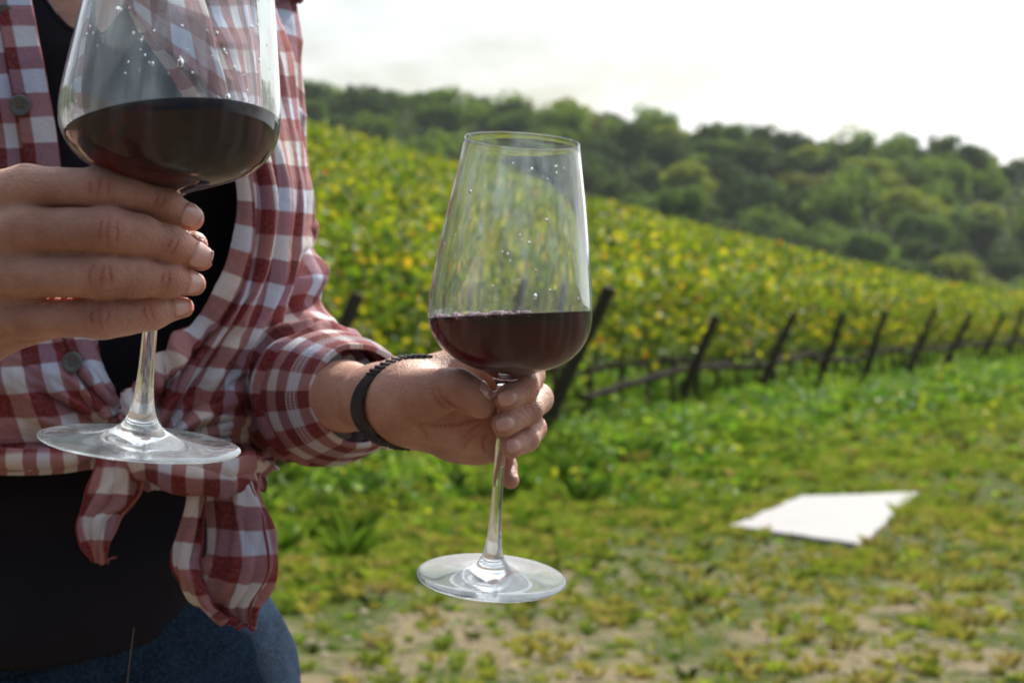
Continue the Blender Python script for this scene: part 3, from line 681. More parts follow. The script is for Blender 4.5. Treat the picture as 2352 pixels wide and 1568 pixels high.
t3, G3 = patch('shirt_tail', [[(430, 1095, 1.372, 1), (452, 1092, 1.362, 1), (485, 1100, 1.372, 1)], [(434, 1150, 1.366, 1), (450, 1150, 1.358, 1), (474, 1150, 1.368, 1)],
                             [(414, 1220, 1.364, 1), (438, 1220, 1.356, 1), (466, 1222, 1.366, 1)], [(398, 1285, 1.364, 1), (425, 1292, 1.354, 1), (462, 1296, 1.364, 1)],
                             [(408, 1335, 1.366, 1), (438, 1345, 1.356, 1), (474, 1350, 1.362, 1)], [(440, 1380, 1.370, 1), (465, 1392, 1.362, 1), (498, 1402, 1.366, 1)],
                             [(500, 1412, 1.374, 1), (520, 1420, 1.368, 1), (545, 1426, 1.37, 1)]], 120, 40, M_PLAID2, person, .022, tail_disp(23, .0022), flat_=(1.356, .5), thick=.0012)
t3['label'] = 'folded outer edge of the looped tail'
M_HEM = mat_simple('dark_red_hem', (.20, .03, .035), .9)
def hem_edge(parent, P, r=.0009):
    mb = MB(); P = np.asarray(P)[::2]; add_tube(mb, P+np.array([0, -.0008, 0]), r, 6); mb.v = [v-inv for v in mb.v]; mb.build('hem', M_HEM, parent)
hem_edge(t1, G1[:, 0]); hem_edge(t1, G1[:, -1]); hem_edge(t2, G2[:, 72]); hem_edge(t2, G2[-1], .0012); hem_edge(t3, G3[:, 0]); hem_edge(t3, G3[:, -1]); hem_edge(plk2, GP2[:, 0], .0010); hem_edge(plk, GP[:, -1], .0009)
# the knot: cloth pulled together
k1, _ = patch('knot', [[(235, 1045, 1.392, 1), (300, 1000, 1.370, 1), (380, 1000, 1.362, 1), (470, 1030, 1.366, 1), (560, 1050, 1.385, 1), (612, 1060, 1.43, 1)],
                       [(240, 1062, 1.376, 1), (320, 1045, 1.352, 1), (400, 1050, 1.344, 1), (480, 1068, 1.346, 1), (560, 1075, 1.366, 1), (612, 1080, 1.42, 1)],
                       [(300, 1082, 1.378, 1), (350, 1085, 1.352, 1), (410, 1098, 1.344, 1), (480, 1105, 1.344, 1), (555, 1105, 1.366, 1), (606, 1095, 1.42, 1)],
                       [(345, 1100, 1.392, 1), (380, 1112, 1.372, 1), (425, 1130, 1.364, 1), (480, 1132, 1.362, 1), (545, 1124, 1.378, 1), (592, 1112, 1.43, 1)]],
             110, 180, M_PLAID, person, .075, lambda G, UV, N: .0030*tri(UV[..., 1]*330+fbm(G, 16., 2, 8)*6.0)+.0045*ridge(vnoise(G*np.array([.35, 1, 1.]), 55., 10))+.003*fbm(G, 25., 2, 9), thick=.0014, uo=.0)
hemL, _ = patch('shirt_hem', [[(-460, 1030, .024), (-200, 1030, .026), (-60, 1035, .028), (60, 1040, .030), (150, 1035, .034), (240, 1020, .040), (330, 1010, .044)],
                              [(-460, 1060, .032), (-200, 1062, .034), (-60, 1064, .036), (60, 1062, .038), (150, 1060, .042), (240, 1042, .048), (330, 1030, .050)],
                              [(-460, 1094, .024), (-200, 1094, .026), (-60, 1092, .028), (60, 1092, .030), (150, 1088, .034), (240, 1066, .040), (330, 1050, .044)]],
                60, 160, M_PLAID2, person, .15, lambda G, UV, N: .0035*np.sin(UV[..., 1]*300+fbm(G, 10., 2, 88)*4)+.002*fbm(G, 30., 2, 89), thick=.002)
# dark top
an = np.linspace(0, 2*PI, 161); zs = np.linspace(0, 1, 120)
cxp = CX+(TX+.122*np.cos(an))/1.44*F; nky = np.where(np.sin(an) < 0, -90+168*np.exp(-((cxp-172)/88)**2), -130); ztop = np.minimum(H+(HY-nky)/F*1.43, 1.375)
zbot = .990+.048*sstep(.55, .98, np.abs(np.cos(an)))
A_ = np.repeat(an[None], 120, 0); Z_ = zbot[None]+(ztop-zbot)[None]*zs[:, None]
aa, bb, yy = lv(Z_, 1)+.002, lv(Z_, 2)+.002, lv(Z_, 3)
hipb = np.exp(-((Z_-zbot[None]-.02)/.017)**2)*.006+.002
aa = aa+hipb; bb = bb+hipb*.7
G = np.stack([TX+aa*np.cos(A_), yy+bb*np.sin(A_), Z_-.042*sstep(.05, .0, Z_-zbot[None])*np.clip(-np.sin(A_), 0, 1)**2], -1)
Dn = np.stack([np.cos(A_), np.sin(A_), 0*A_], -1)
G += Dn*(.0035*fbm(G*np.array([1, 1, 2.2]), 14., 3, 101)+.0025*np.sin(Z_*120+fbm(G, 8., 2, 103)*4)*sstep(1.10, 1.0, Z_))[..., None]
G[:, -1] = G[:, 0]; Fq = grid_faces(120, 161)
o = mesh_np('dark_top', to_person(G.reshape(-1, 3)), Fq, M_KNIT, person); m = o.modifiers.new('s', 'SOLIDIFY'); m.thickness = .002; m.offset = 1
mb = MB(); add_tube(mb, G[-1][:-1][::1]+np.array([0, -.001, 0]), .0022, 8); mb.v = [v-inv for v in mb.v]; mb.build('neckband', M_KNIT, o)
# jeans, hair, shoes
sJ = SDF((TX-.26, 1.30, .05), (TX+.26, 1.76, 1.085), .007); fl = sJ.field(.03)
X, Y, Z = np.meshgrid(*sJ.ax, indexing='ij', sparse=True)
a_, b_, yc = lv(Z[0, 0], 1)[None, None]+.003+.005*sstep(.985, .94, Z[0, 0])[None, None], lv(Z[0, 0], 2)[None, None]+.003, lv(Z[0, 0], 3)[None, None]
q = (np.sqrt(((X-TX)/a_)**2+((Y-yc)/b_)**2)-1)*b_; q = np.maximum(q, np.maximum(.84-Z, Z-1.052)); smin_in(fl, (slice(None),)*3, q.astype(np.float32), .01)
for s_ in (-1, 1):
    sJ.cone(fl, (TX+s_*.070, 1.53, .87), (TX+s_*.088, 1.54, .50), .088, .066, .03, .03); sJ.cone(fl, (TX+s_*.092, 1.54, .50), (TX+s_*.096, 1.56, .11), .066, .052, .02, .02)
V, Q = sJ.mesh(fl); V = relax(V, Q, 3); N = normals(V, Q); V += N*(.003*fbm(V, 11., 3, 121)+.0035*tri(V[:, 2]*95+V[:, 0]*40+fbm(V, 9., 2, 122)*6)*sstep(1.04, .96, V[:, 2]))[:, None]
jeans = mesh_np('jeans', to_person(V), Q, M_DENIM, person)
mb = MB(); sp = catmull([W(308, 1440, 1.400), W(300, 1500, 1.398), W(290, 1600, 1.400), W(285, 1750, 1.405)], 60)
add_tube(mb, sp, .00022, 4)
mb.v = [v-inv for v in mb.v]; mb.build('seam', mat_simple('dull_thread', (.22, .17, .12), .9), jeans)
IV, IF = ico(3)
M_EYE = mat_simple('eye_white', (.45, .42, .40), .2); M_IRIS = mat_simple('iris', (.04, .025, .015), .15)
hv = IV*np.array([.096, .105, .115]); hv = hv[:, :]; keepv = ~((IV[:, 1] < -.35) & (IV[:, 2] < .45))
fk = keepv[IF].all(1); hv = hv+np.array([TX, 1.535, 1.60])+IV*(.006*fbm(IV, 5., 3, 7))[:, None]
o = mesh_np('hair', to_person(hv), IF[fk], M_HAIR, person); o.modifiers.new('s', 'SOLIDIFY').thickness = .02
for s_ in (-1, 1):
    mb = MB(); add_tube(mb, catmull([(TX+s_*.09, 1.62, .045), (TX+s_*.095, 1.57, .05), (TX+s_*.10, 1.50, .045), (TX+s_*.11, 1.43, .038), (TX+s_*.115, 1.385, .03)], 20), catmull(np.array([.034, .044, .044, .042, .02]), 20), 20)
    V = mb.v[0]; mb.v = [np.stack([v[:, 0], v[:, 1], np.maximum(v[:, 2], .004)], 1)-inv for v in mb.v]; mb.build('shoe', M_SHOE, person)
    for e in (1,): 
        Ev, Ef = ico(2); mesh_np('eye', to_person(Ev*.012+np.array([TX+s_*.031, 1.462, 1.585])), Ef, M_EYE, person)
        mesh_np('iris', to_person(Ev*np.array([.0055, .0025, .0055])+np.array([TX+s_*.031, 1.4507, 1.585])), Ef, M_IRIS, person)
mesh_np('lips', to_person(ico(2)[0]*np.array([.022, .008, .007])+np.array([TX, 1.438, 1.523])), ico(2)[1], mat_simple('lips', (.45, .17, .15), .4), person)

# ---------- wristband (worn, but a thing that can be lifted off)
cw = W(948, 923, 1.283); rv, rz = .0262, .0228
band = MB(); n = 240; aaB = np.linspace(0, 2*PI, n, endpoint=False)
upv = nrm(np.array([.16, 0, 1.])); ax_ = nrm(aB+np.array([0, 0, -.05])); secs = [(-.0056, .0), (-.0052, .0018), (.0052, .0018), (.0056, 0), (.0052, -.0004), (-.0052, -.0004)]
V = []
for i, t in enumerate(aaB):
    rad = nrm(vB*math.cos(t)/rv*.025+upv*math.sin(t)/rz*.025)
    base = cw+vB*rv*1.22*math.cos(t)+upv*rz*math.sin(t)
    flat = math.cos(t) > .80
    tooth = .0 if flat else (.0011 if (i % 4) < 2 else 0)
    slant = 0
    for s_, r_ in secs: V.append(base+ax_*(s_+slant)+rad*(r_+(tooth if r_ > 0 else 0)))
V = np.array(V); V = np.concatenate([V, V[:6]]); i = np.arange(n)[:, None]; j = np.arange(6)[None]
Fq = np.stack([i*6+j, i*6+(j+1) % 6, ((i+1) % n)*6+(j+1) % 6, ((i+1) % n)*6+j], -1).reshape(-1, 4)
bracelet = empty('wristband', cw); tag(bracelet, 'black ribbed band worn on the wrist of the outstretched arm', 'bracelet')
mesh_np('ribbed_band', V-cw, Fq, M_BAND, bracelet, smooth=False)
bt = math.radians(-72); bp = cw+vB*rv*1.22*math.cos(bt)+upv*rz*math.sin(bt); rad = nrm(vB*math.cos(bt)+upv*math.sin(bt))
mesh_np('clasp', IV*np.array([.0035, .0035, .0018])+bp+rad*.0022-cw, IF, M_STEEL, bracelet)

# ------------------------------------------------------------------ wine glasses
OUT = [(0.0, 0), (.0005, 60), (.0000, 130), (.0000, 166), (.0020, 173), (.0045, 175), (.0070, 172), (.0095, 150), (.012, 118), (.016, 86), (.022, 60), (.032, 42), (.046, 30), (.062, 23.5), (.085, 18.5), (.11, 15.8), (.15, 13.6),
       (.20, 12.6), (.28, 12), (.35, 12.2), (.40, 13.4), (.43, 16), (.450, 21), (.462, 27), (.473, 37), (.481, 50), (.489, 70), (.499, 96), (.511, 123), (.524, 145), (.542, 163),
       (.562, 176), (.585, 185), (.61, 188), (.645, 187), (.69, 181.5), (.735, 175), (.80, 165.5), (.867, 154.5), (.93, 142.5), (.985, 132), (.998, 130)]
INN = [(.999, 127.5), (.985, 128.3), (.93, 138.6), (.867, 150.4), (.80, 161.2), (.735, 170.6), (.69, 177), (.645, 182.4), (.61, 183.2), (.585, 180), (.562, 170.5), (.543, 157), (.526, 138), (.514, 115), (.504, 90), (.496, 66), (.489, 45), (.483, 29), (.477, 16), (.474, 7), (.473, 0)]
def fine(prof, m=4):
    P = catmull(np.array(prof, float), (len(prof)-1)*m+1); P[:, 1] = np.maximum(P[:, 1], 0); return P
def lathe(P, seg=128):
    a = np.linspace(0, 2*PI, seg, endpoint=False)
    V = np.stack([P[:, 1, None]*np.cos(a), P[:, 1, None]*np.sin(a), np.repeat(P[:, 0, None], seg, 1)], -1)
    return V.reshape(-1, 3), grid_faces(len(P), seg, True)
def wine_glass(footp, rimp, width_depth, level_px, label, tiltvec, drops_seed, nd, fresh):
    """level_px: world point on the axis where the wine stands; tiltvec: normal of the wine surface"""
    A = np.array(footp); B = np.array(rimp); ax = B-A; Ht = np.linalg.norm(ax); z = ax/Ht
    root = empty('wine_glass', A); tag(root, label, 'wine glass', 'stemmed glasses of red wine held by the person')
    x = nrm(np.cross([0, 1., 0], z)); y = np.cross(z, x); R = np.stack([x, y, z], 1)
    root.rotation_euler = Matrix(R.tolist()).to_euler()
    s = 1.2375/F
    def sc(P): P = P.copy(); P[:, 0] *= Ht; P[:, 1] *= s; return P
    o = sc(fine(OUT)); i_ = sc(fine(INN)); cut1 = np.searchsorted(np.array([q[0] for q in OUT]), .11); 
    k1 = [j for j, q in enumerate(OUT) if q[0] == .11][0]*4; k2 = [j for j, q in enumerate(OUT) if q[0] == .40][0]*4
    rim = np.array([[o[-1, 0]+.0004, o[-1, 1]-.0002], [o[-1, 0]+.0006, (o[-1, 1]+i_[0, 1])/2], [i_[0, 0]+.0003, i_[0, 1]+.0001]])
    for nm, P in (('foot', o[:k1+1]), ('stem', o[k1:k2+1]), ('bowl', np.concatenate([o[k2:], rim, i_]))):
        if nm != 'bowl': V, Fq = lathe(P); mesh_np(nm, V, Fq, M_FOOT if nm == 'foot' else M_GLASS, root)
    # wine: follows the inside of the bowl up to a level plane
    P = i_[::-1].copy()
    lw = R.T@(np.array(level_px)-A); nw = nrm(R.T@nrm(tiltvec)); seg = 128; an = np.linspace(0, 2*PI, seg, endpoint=False); m = 56
    cols = []; top = []; icol = []
    for t in an:
        pts = np.stack([P[:, 1]*math.cos(t), P[:, 1]*math.sin(t), P[:, 0]], 1); hgt = (pts-lw)@nw; kx = np.argmax(hgt > 0); f = -hgt[kx-1]/(hgt[kx]-hgt[kx-1]); ep = kx-1+f
        q = np.linspace(0, 1, m)**.8*ep; q0 = np.minimum(q.astype(int), len(P)-2); fr = (q-q0)[:, None]; c = pts[q0]*(1-fr)+pts[q0+1]*fr; cols.append(c)
        q = ep+(len(P)-1-ep)*np.linspace(1, 0, 70); q0 = np.minimum(q.astype(int), len(P)-2); fr = (q-q0)[:, None]; icol.append(pts[q0]*(1-fr)+pts[q0+1]*fr)
    Cg = np.array(cols).transpose(1, 0, 2); edge = Cg[-1]; ctr = edge.mean(0)-0*nw
    ow, _ = lathe(np.concatenate([o[k2:], rim])); ow = ow.reshape(-1, seg, 3); bw = np.concatenate([ow, np.array(icol).transpose(1, 0, 2)], 0)
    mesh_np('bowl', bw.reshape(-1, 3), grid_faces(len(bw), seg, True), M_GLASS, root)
    rings = [Cg]; tr = []
    for f, dz in ((.985, -.0006), (.96, -.0010), (.92, -.0012), (.7, -.0012), (.4, -.0012), (.1, -.0012)):
        tr.append(ctr+(edge-ctr)*f+nw*dz)
    Gt = np.concatenate([Cg, np.array(tr)], 0); V = Gt.reshape(-1, 3); Fq = grid_faces(len(Gt), seg, True)
    V = np.concatenate([V, [ctr-nw*.0012]]); b0 = (len(Gt)-1)*seg; k = np.arange(seg); fan = np.stack([b0+k, b0+(k+1) % seg, np.full(seg, len(V)-1)], 1)
    wn = mesh_np('wine', V, [Fq, fan], M_WINE, root); wn.data.materials.append(M_WINE_SIDE)
    mi = np.zeros(len(wn.data.polygons), np.int32); mi[:(m-1)*seg] = 1; wn.data.polygons.foreach_set('material_index', mi)
    # bubbles along the near left edge
    rg = np.random.default_rng(drops_seed); mb = MB(); sv, sf = ico(2)
    camdir = R.T@nrm(np.array([0, 0, H])-A)
    if fresh:
        toc = edge-ctr; sidev = R.T@np.array([1., 0, 0]); 
        for k in range(95):
            u = rg.uniform(-.95, .25); best = None
            sc_ = toc@camdir; sd = toc@sidev/np.abs(toc@sidev).max(); cand = np.where(sc_ > 0)[0]; j = cand[np.argmin(np.abs(sd[cand]-u))]
            r = rg.uniform(.0006, .0015); p = ctr+toc[j]*(1-(r*rg.uniform(1.0, 3.0))/np.linalg.norm(toc[j]))+nw*rg.uniform(-.0002, .0010); mb.add(sv*r+p, sf)
        o2 = mb.build('bubbles', mat_bubble, wn); o2['kind'] = 'stuff'
    # drops on the inner wall
    mb = MB()
    for k in range(nd):
        t = rg.uniform(.62, .97); th = rg.uniform(0, 2*PI); rr = np.interp(t*Ht, i_[::-1][:, 0], i_[::-1][:, 1]); r = rg.choice([.0004, .0005, .0007, .0011], p=[.4, .3, .2, .1])*rg.uniform(.7, 1.2)
        c = np.array([math.cos(th)*rr, math.sin(th)*rr, t*Ht]); n_ = np.array([math.cos(th), math.sin(th), 0])
        if (c-lw)@nw < .004: continue
        tv = np.array([-math.sin(th), math.cos(th), 0]); v = sv*r; v = v[:, 0:1]*tv+v[:, 1:2]*n_*.45+v[:, 2:3]*np.array([0, 0, rg.uniform(1, 1.7)]); mb.add(v+c-n_*.0001, sf)
    o3 = mb.build('wine_droplets', M_DROP, root); o3['kind'] = 'stuff'
    return root
mat_bubble = mat_simple('foam', (.78, .52, .58), .08); 
wine_glass(W(1128, 1329, 1.262), W(1200, 322, 1.2135), 1.2375, W(1174, 722, 1.232), 'glass of red wine held up against the vineyard, farther from the camera', (-.045, .0, 1), 5, 80, True)
wine_glass(W(320, 1022, .931), W(434, -215, .909), .918, W(392, 302, .917), 'larger-looking near glass of red wine in front of the plaid shirt', (-.10, .21, 1), 9, 115, False)

# ------------------------------------------------------------------ terrain
T_ = nrm([.305, .952]); NL = np.array([-T_[1], T_[0]]); O_ = np.array([.38, 24.6])
def sp_(X, Y): dx, dy = X-O_[0], Y-O_[1]; return dx*T_[0]+dy*T_[1], dx*NL[0]+dy*NL[1]
PW = 30.
def hill_h(s): return np.interp(s, [-60, 0, 70, 108, 200, 335, 500], [10.0, 8.9, 7.3, 4.2, -.1, -5.2, -7.])
RIDGE = np.array([[-.5, .103], [-.2, .100], [-.0857, .0975], [-.025, .0960], [.02, .090], [.07, .084], [.12, .0795], [.155, .076], [.2118, .069], [.3, .056], [.6, .05]])
def tree_Y(r): return np.maximum(crest_Y(r)+12, 265)
def crest_Y(r): k = .305-.952*r; return np.clip((PW+7.14)/np.maximum(k, .06), 60, 335)
def ground(X, Y):
    X, Y = np.broadcast_arrays(np.asarray(X, float), np.asarray(Y, float))
    s, p = sp_(X, Y); t = np.clip(p/PW, 0, 1); z = hill_h(s)*(t**1.15)*np.where(p > 0, 1, 0); z = z-np.clip(p-PW, 0, 40)*.10-.010*np.clip(s-60, 0, 300)
    Ys = np.maximum(Y, 1.); r = np.clip(X/Ys, -.6, .6); Yc = tree_Y(r)
    er = np.interp(r, RIDGE[:, 0], RIDGE[:, 1]); hr = er*520+H-8.
    tf = sstep(0, 1, (Ys-Yc)/np.maximum(525-Yc, 60)); base = np.where(Y > 3, 1, 0)
    f = tf**.85*hr
    far = np.clip((Y-540)/300, 0, 1); f = f*(1-.6*far)
    z = np.where(tf > 0, z*(1-tf)+f, z)
    return z+.035*fbm(np.stack([X, Y, 0*X], -1), .35, 2, 5)*np.clip((Y-3)/6, 0, 1)-.0
ys = np.concatenate([np.linspace(-25, 5, 16), np.geomspace(5.6, 900, 200)]); rs = np.linspace(-1, 1, 181)
GX = []; 
for y_ in ys:
    w = max(30, abs(y_)*.62); GX.append(np.sign(rs)*np.abs(rs)**1.3*w)
GX = np.array(GX); GY = np.repeat(ys[:, None], 181, 1); GZ = ground(GX, GY)
gr = mesh_np('ground', np.stack([GX, GY, GZ], -1).reshape(-1, 3), grid_faces(*GX.shape), M_GROUND); tag(gr, 'grassy ground sloping up to the vineyard and wooded hill', kind='structure')

# ------------------------------------------------------------------ leaves
def leaf_mesh(Cn, size, colr, nrm_=None, aspect=.85, fold=.18, seed=0):
    rg = np.random.default_rng(seed); n = len(Cn)
    N = rg.normal(size=(n, 3)) if nrm_ is None else nrm_+rg.normal(size=(n, 3))*.45
    N /= np.linalg.norm(N, axis=1)[:, None]; a = rg.normal(size=(n, 3)); Tn = np.cross(N, a); Tn /= np.linalg.norm(Tn, axis=1)[:, None]; Bn = np.cross(N, Tn); s = np.asarray(size)[:, None]/2
    V = np.stack([Cn-Tn*s, Cn-Tn*s*.25+Bn*s*aspect+N*s*fold*2, Cn+Tn*s*.45+Bn*s*aspect*.6+N*s*fold, Cn+Tn*s, Cn+Tn*s*.45-Bn*s*aspect*.6+N*s*fold, Cn-Tn*s*.25-Bn*s*aspect+N*s*fold*2], 1)
    idx = np.arange(n)[:, None]*6; Fq = np.concatenate([idx+np.array([[0, 3, 2, 1]]), idx+np.array([[0, 5, 4, 3]])])
    return V.reshape(-1, 3), Fq, np.repeat(colr, 6, 0)
VG = np.array([[.055, .11, .018], [.095, .175, .024], [.16, .225, .028], [.27, .30, .04], [.42, .40, .05], [.38, .28, .05], [.34, .08, .025]])
def vine_cols(n, seed, w=(.22, .27, .25, .15, .075, .025, .01)):
    rg = np.random.default_rng(seed); w = np.array(w); c = VG[rg.choice(len(VG), n, p=w/w.sum())]; return c*rg.uniform(.75, 1.25, (n, 1))
def row_pt(s, p): return O_[0]+T_[0]*s+NL[0]*p, O_[1]+T_[1]*s+NL[1]*p
# front row: single vines (trunk with its cordon arm, and foliage)
def make_vine(seed, gap):
    rg = np.random.default_rng(seed); root = empty('grapevine')
    mb = MB(); lean = rg.uniform(-.12, .12)
    add_tube(mb, catmull([(0, 0, -.05), (lean*.4+rg.uniform(-.03, .03), 0, .2), (lean+rg.uniform(-.03, .03), .02, .42), (lean, 0, .60)], 12), catmull(np.array([.045, .034, .03, .034]), 12), 8)
    for sg in (-1, 1): add_tube(mb, catmull([(lean, 0, .58), (lean+sg*.25, .01, .60+rg.uniform(-.03, .03)), (lean+sg*.62, 0, .60)], 8), catmull(np.array([.046, .042, .036]), 8), 7)
    for k in range(7):
        x = -.55+k*.18+rg.uniform(-.05, .05); add_tube(mb, catmull([(x, 0, .6), (x+rg.uniform(-.05, .05), rg.uniform(-.06, .06), 1.0), (x+rg.uniform(-.1, .1), rg.uniform(-.1, .1), 1.55)], 6), [.007, .006, .006, .005, .004, .003], 5)
    tr = mb.build('trunk', M_BARK, root)
    n = 520; C_ = np.stack([rg.uniform(-.72, .72, n), rg.normal(0, .17, n), .72+1.06*rg.beta(1.25, 1.1, n)], 1)
    nh = 20; hang = np.stack([rg.normal(gap, .22, nh), rg.normal(-.1, .15, nh), rg.uniform(.35, .75, nh)], 1); C_ = np.concatenate([C_, hang])
    V, Fq, cc = leaf_mesh(C_, rg.uniform(.065, .12, len(C_)), vine_cols(len(C_), seed), None, seed=seed)
    mesh_np('foliage', V, Fq, M_VINE, root, cc, smooth=False); return root
protos = [make_vine(200+i, random.uniform(-.4, .4)) for i in range(6)]
used = set()
def copy_tree(o):
    c = o.copy(); col.objects.link(c)
    for ch in o.children: d = ch.copy(); col.objects.link(d); d.parent = c
    return c
rotz = math.atan2(T_[1], T_[0]); vid = 0
POSTS = [(-3.1, 0), (0.05, 0), (4.35, 1), (8.9, 2), (13.4, 3), (17.6, 4), (22.6, 5), (27.6, 6), (33.5, 7), (40, 8), (48, 9), (57, 10), (67, 11), (79, 12), (93, 13), (-7.5, 0), (-12, 0)]
POSTS[1] = (-1.1, 0)
vl = ['grapevine of the front row partly hidden behind the raised wine glass', 'grapevine of the front row beside a leaning post', 'yellowing grapevine of the front row above the grass verge', 'grapevine far along the front row where the path fades out']
for s in np.arange(-13, 100, 1.28):
    k = vid % 6; o = protos[k] if k not in used else copy_tree(protos[k]); used.add(k)
    x, y = row_pt(s, .25); o.location = (x, y, float(ground(x, y))); o.rotation_euler = (0, 0, rotz+(PI if random.random() < .5 else 0)); sc_ = random.uniform(.9, 1.1); o.scale = (1, sc_, sc_)
    lab = vl[0] if s < 1.5 else vl[3] if s > 45 else (vl[1] if min(abs(s-q[0]) for q in POSTS) < .9 else vl[2])
    tag(o, lab, 'grapevine', 'grapevines of the front row'); vid += 1
# leaning posts
def make_post(i):
    rg = np.random.default_rng(900+i); mb = MB(); h = 1.36; z = np.linspace(-.1, h, 12)
    P = np.stack([z*.42+rg.normal(0, .004, 12), -.0+z*-.10, z], 1); R = .066-.014*(z/h)+rg.normal(0, .0015, 12); add_tube(mb, P, R, 10)
    root = empty('vineyard_post'); mb.build('post', M_POST, root)
    for zz in (.62, 1.15):
        mb = MB(); t = np.linspace(0, 2*PI, 12); add_tube(mb, np.stack([zz*.42+.05*np.cos(t), zz*-.1+.05*np.sin(t), zz+0*t], 1), .003, 4)
        mb.build('wire_tie', M_STEEL, root); return root
pp = [make_post(i) for i in range(3)]; pu = set()
ordn = {-1.1: 'thick leaning post just right of the hand, nearest the camera', 4.35: 'second leaning post right of the raised glass', 8.9: 'third leaning post right of the raised glass', 13.4: 'fourth leaning post right of the raised glass',
        17.6: 'fifth leaning post right of the raised glass', 22.6: 'sixth leaning post right of the raised glass', 27.6: 'seventh leaning post right of the raised glass'}
for s, _k in POSTS:
    k = _k % 3; o = pp[k] if k not in pu else copy_tree(pp[k]); pu.add(k); x, y = row_pt(s, -.2); o.location = (x, y, float(ground(x, y)))
    o.rotation_euler = (random.uniform(-.08, .08), random.uniform(-.09, .09), random.uniform(-.3, .3)); sc_ = 1.12 if s == -1.1 else random.uniform(.9, 1.12); o.scale = (1.3 if s == -1.1 else 1, 1.3 if s == -1.1 else 1, sc_)
    lab = ordn.get(s, 'leaning post hidden behind the person' if s < -2 else 'small leaning post far along the front row'); tag(o, lab, 'post', 'leaning vineyard posts')
# weathered rails lashed along the foot of the row
def make_rail(i):
    rg = np.random.default_rng(950+i); mb = MB(); t = np.linspace(-2.3, 2.3, 14); add_tube(mb, np.stack([t, rg.normal(0, .012, 14), rg.normal(0, .012, 14)], 1), .045+rg.normal(0, .004, 14), 8)
    return mb.build('wooden_rail', M_RAIL, None)
for i, (s, zz, tl) in enumerate(((3.3, .46, .05), (7.3, .55, -.01), (12.2, .60, .03), (16.4, .52, -.02), (21., .62, .02), (25.5, .58, 0), (31, .6, .01), (37, .6, 0), (43, .6, 0))):
    o = make_rail(i); x, y = row_pt(s, -.05); o.location = (x, y, float(ground(x, y))+zz); o.rotation_euler = (0, -tl, rotz); o.scale = (1 if i < 6 else 1.3, 1, 1)
    tag(o, ['grey weathered rail low behind the second leaning post', 'grey weathered rail low behind the third leaning post', 'grey weathered rail low beside the fourth leaning post'][i] if i < 3 else 'far weathered rail low along the front vine row', 'rail', 'low rails along the front vine row')
# rows behind
ordw = ['second', 'third', 'fourth', 'fifth', 'sixth', 'seventh', 'eighth', 'ninth', 'tenth', 'eleventh', 'twelfth', 'thirteenth', 'fourteenth', 'fifteenth']
for ri in range(1, 15):
    p = ri*2.15; rg = np.random.default_rng(300+ri)
    s0, s1 = (-16-p*.6), (150 if ri < 3 else 250 if ri < 8 else 330)
    S = []
    s = s0
    while s < s1:
        dist = max(12, row_pt(s, p)[1]); n = int(360*min(1, (26/dist))**.9)+20; seg = 1.; S.append((s, n, dist)); s += seg
    ss = np.concatenate([rg.uniform(a, a+1., n) for a, n, d in S]); dd = np.concatenate([np.full(n, d) for a, n, d in S]); n = len(ss)
    z = .5+1.18*rg.beta(1.5, 1.0, n); lump = 1+.09*np.sin(ss*2.1+rg.uniform(0, 6))+.07*np.sin(ss*5.3+ri)
    pz = p+rg.normal(0, .24, n)*(1.1-.3*(z-.5)); X, Y = row_pt(ss, pz)
    C_ = np.stack([X, Y, ground(X, Y)+z*lump], 1); size = rg.uniform(.08, .135, n)*np.clip((dd/26)**.45, 1, 2.8)
    keep = (X/np.maximum(Y, 1) < .30) & (X/np.maximum(Y, 1) > -.42); cl = vine_cols(n, 400+ri, (.20, .29, .27, .15, .06, .02, .006))
    V, Fq, cc = leaf_mesh(C_[keep], size[keep], cl[keep], None, seed=500+ri)
    x0, y0 = row_pt(0, p); org = np.array([x0, y0, float(ground(x0, y0))]); o = empty('vine_row', org)
    mesh_np('foliage', V-org, Fq, M_VINE, o, cc, smooth=False)
    # dark old wood of the row, from its trunks
    mb = MB()
    for s in np.arange(max(s0, -10), 60, 1.3):
        X, Y = row_pt(s, p)
        if X/max(Y, 1) < -.40: continue
        g = float(ground(X, Y)); add_tube(mb, np.array([[X, Y, g-.05], [X+rg.uniform(-.05, .05), Y, g+.3], [X+T_[0]*.1, Y, g+.62]]), [.04, .032, .03], 6); add_tube(mb, np.array([[X, Y, g+.6], [X+T_[0]*1.25, Y+T_[1]*1.25, g+.6]]), .025, 5)
    if mb.v: mb.v = [v-org for v in mb.v]; w_ = mb.build('old_wood', M_BARK, o); w_['kind'] = 'stuff'
    tag(o, '%s vine row counted from the grass verge up the slope' % ordw[ri-1], 'vine row', 'vine rows on the slope behind the front row')

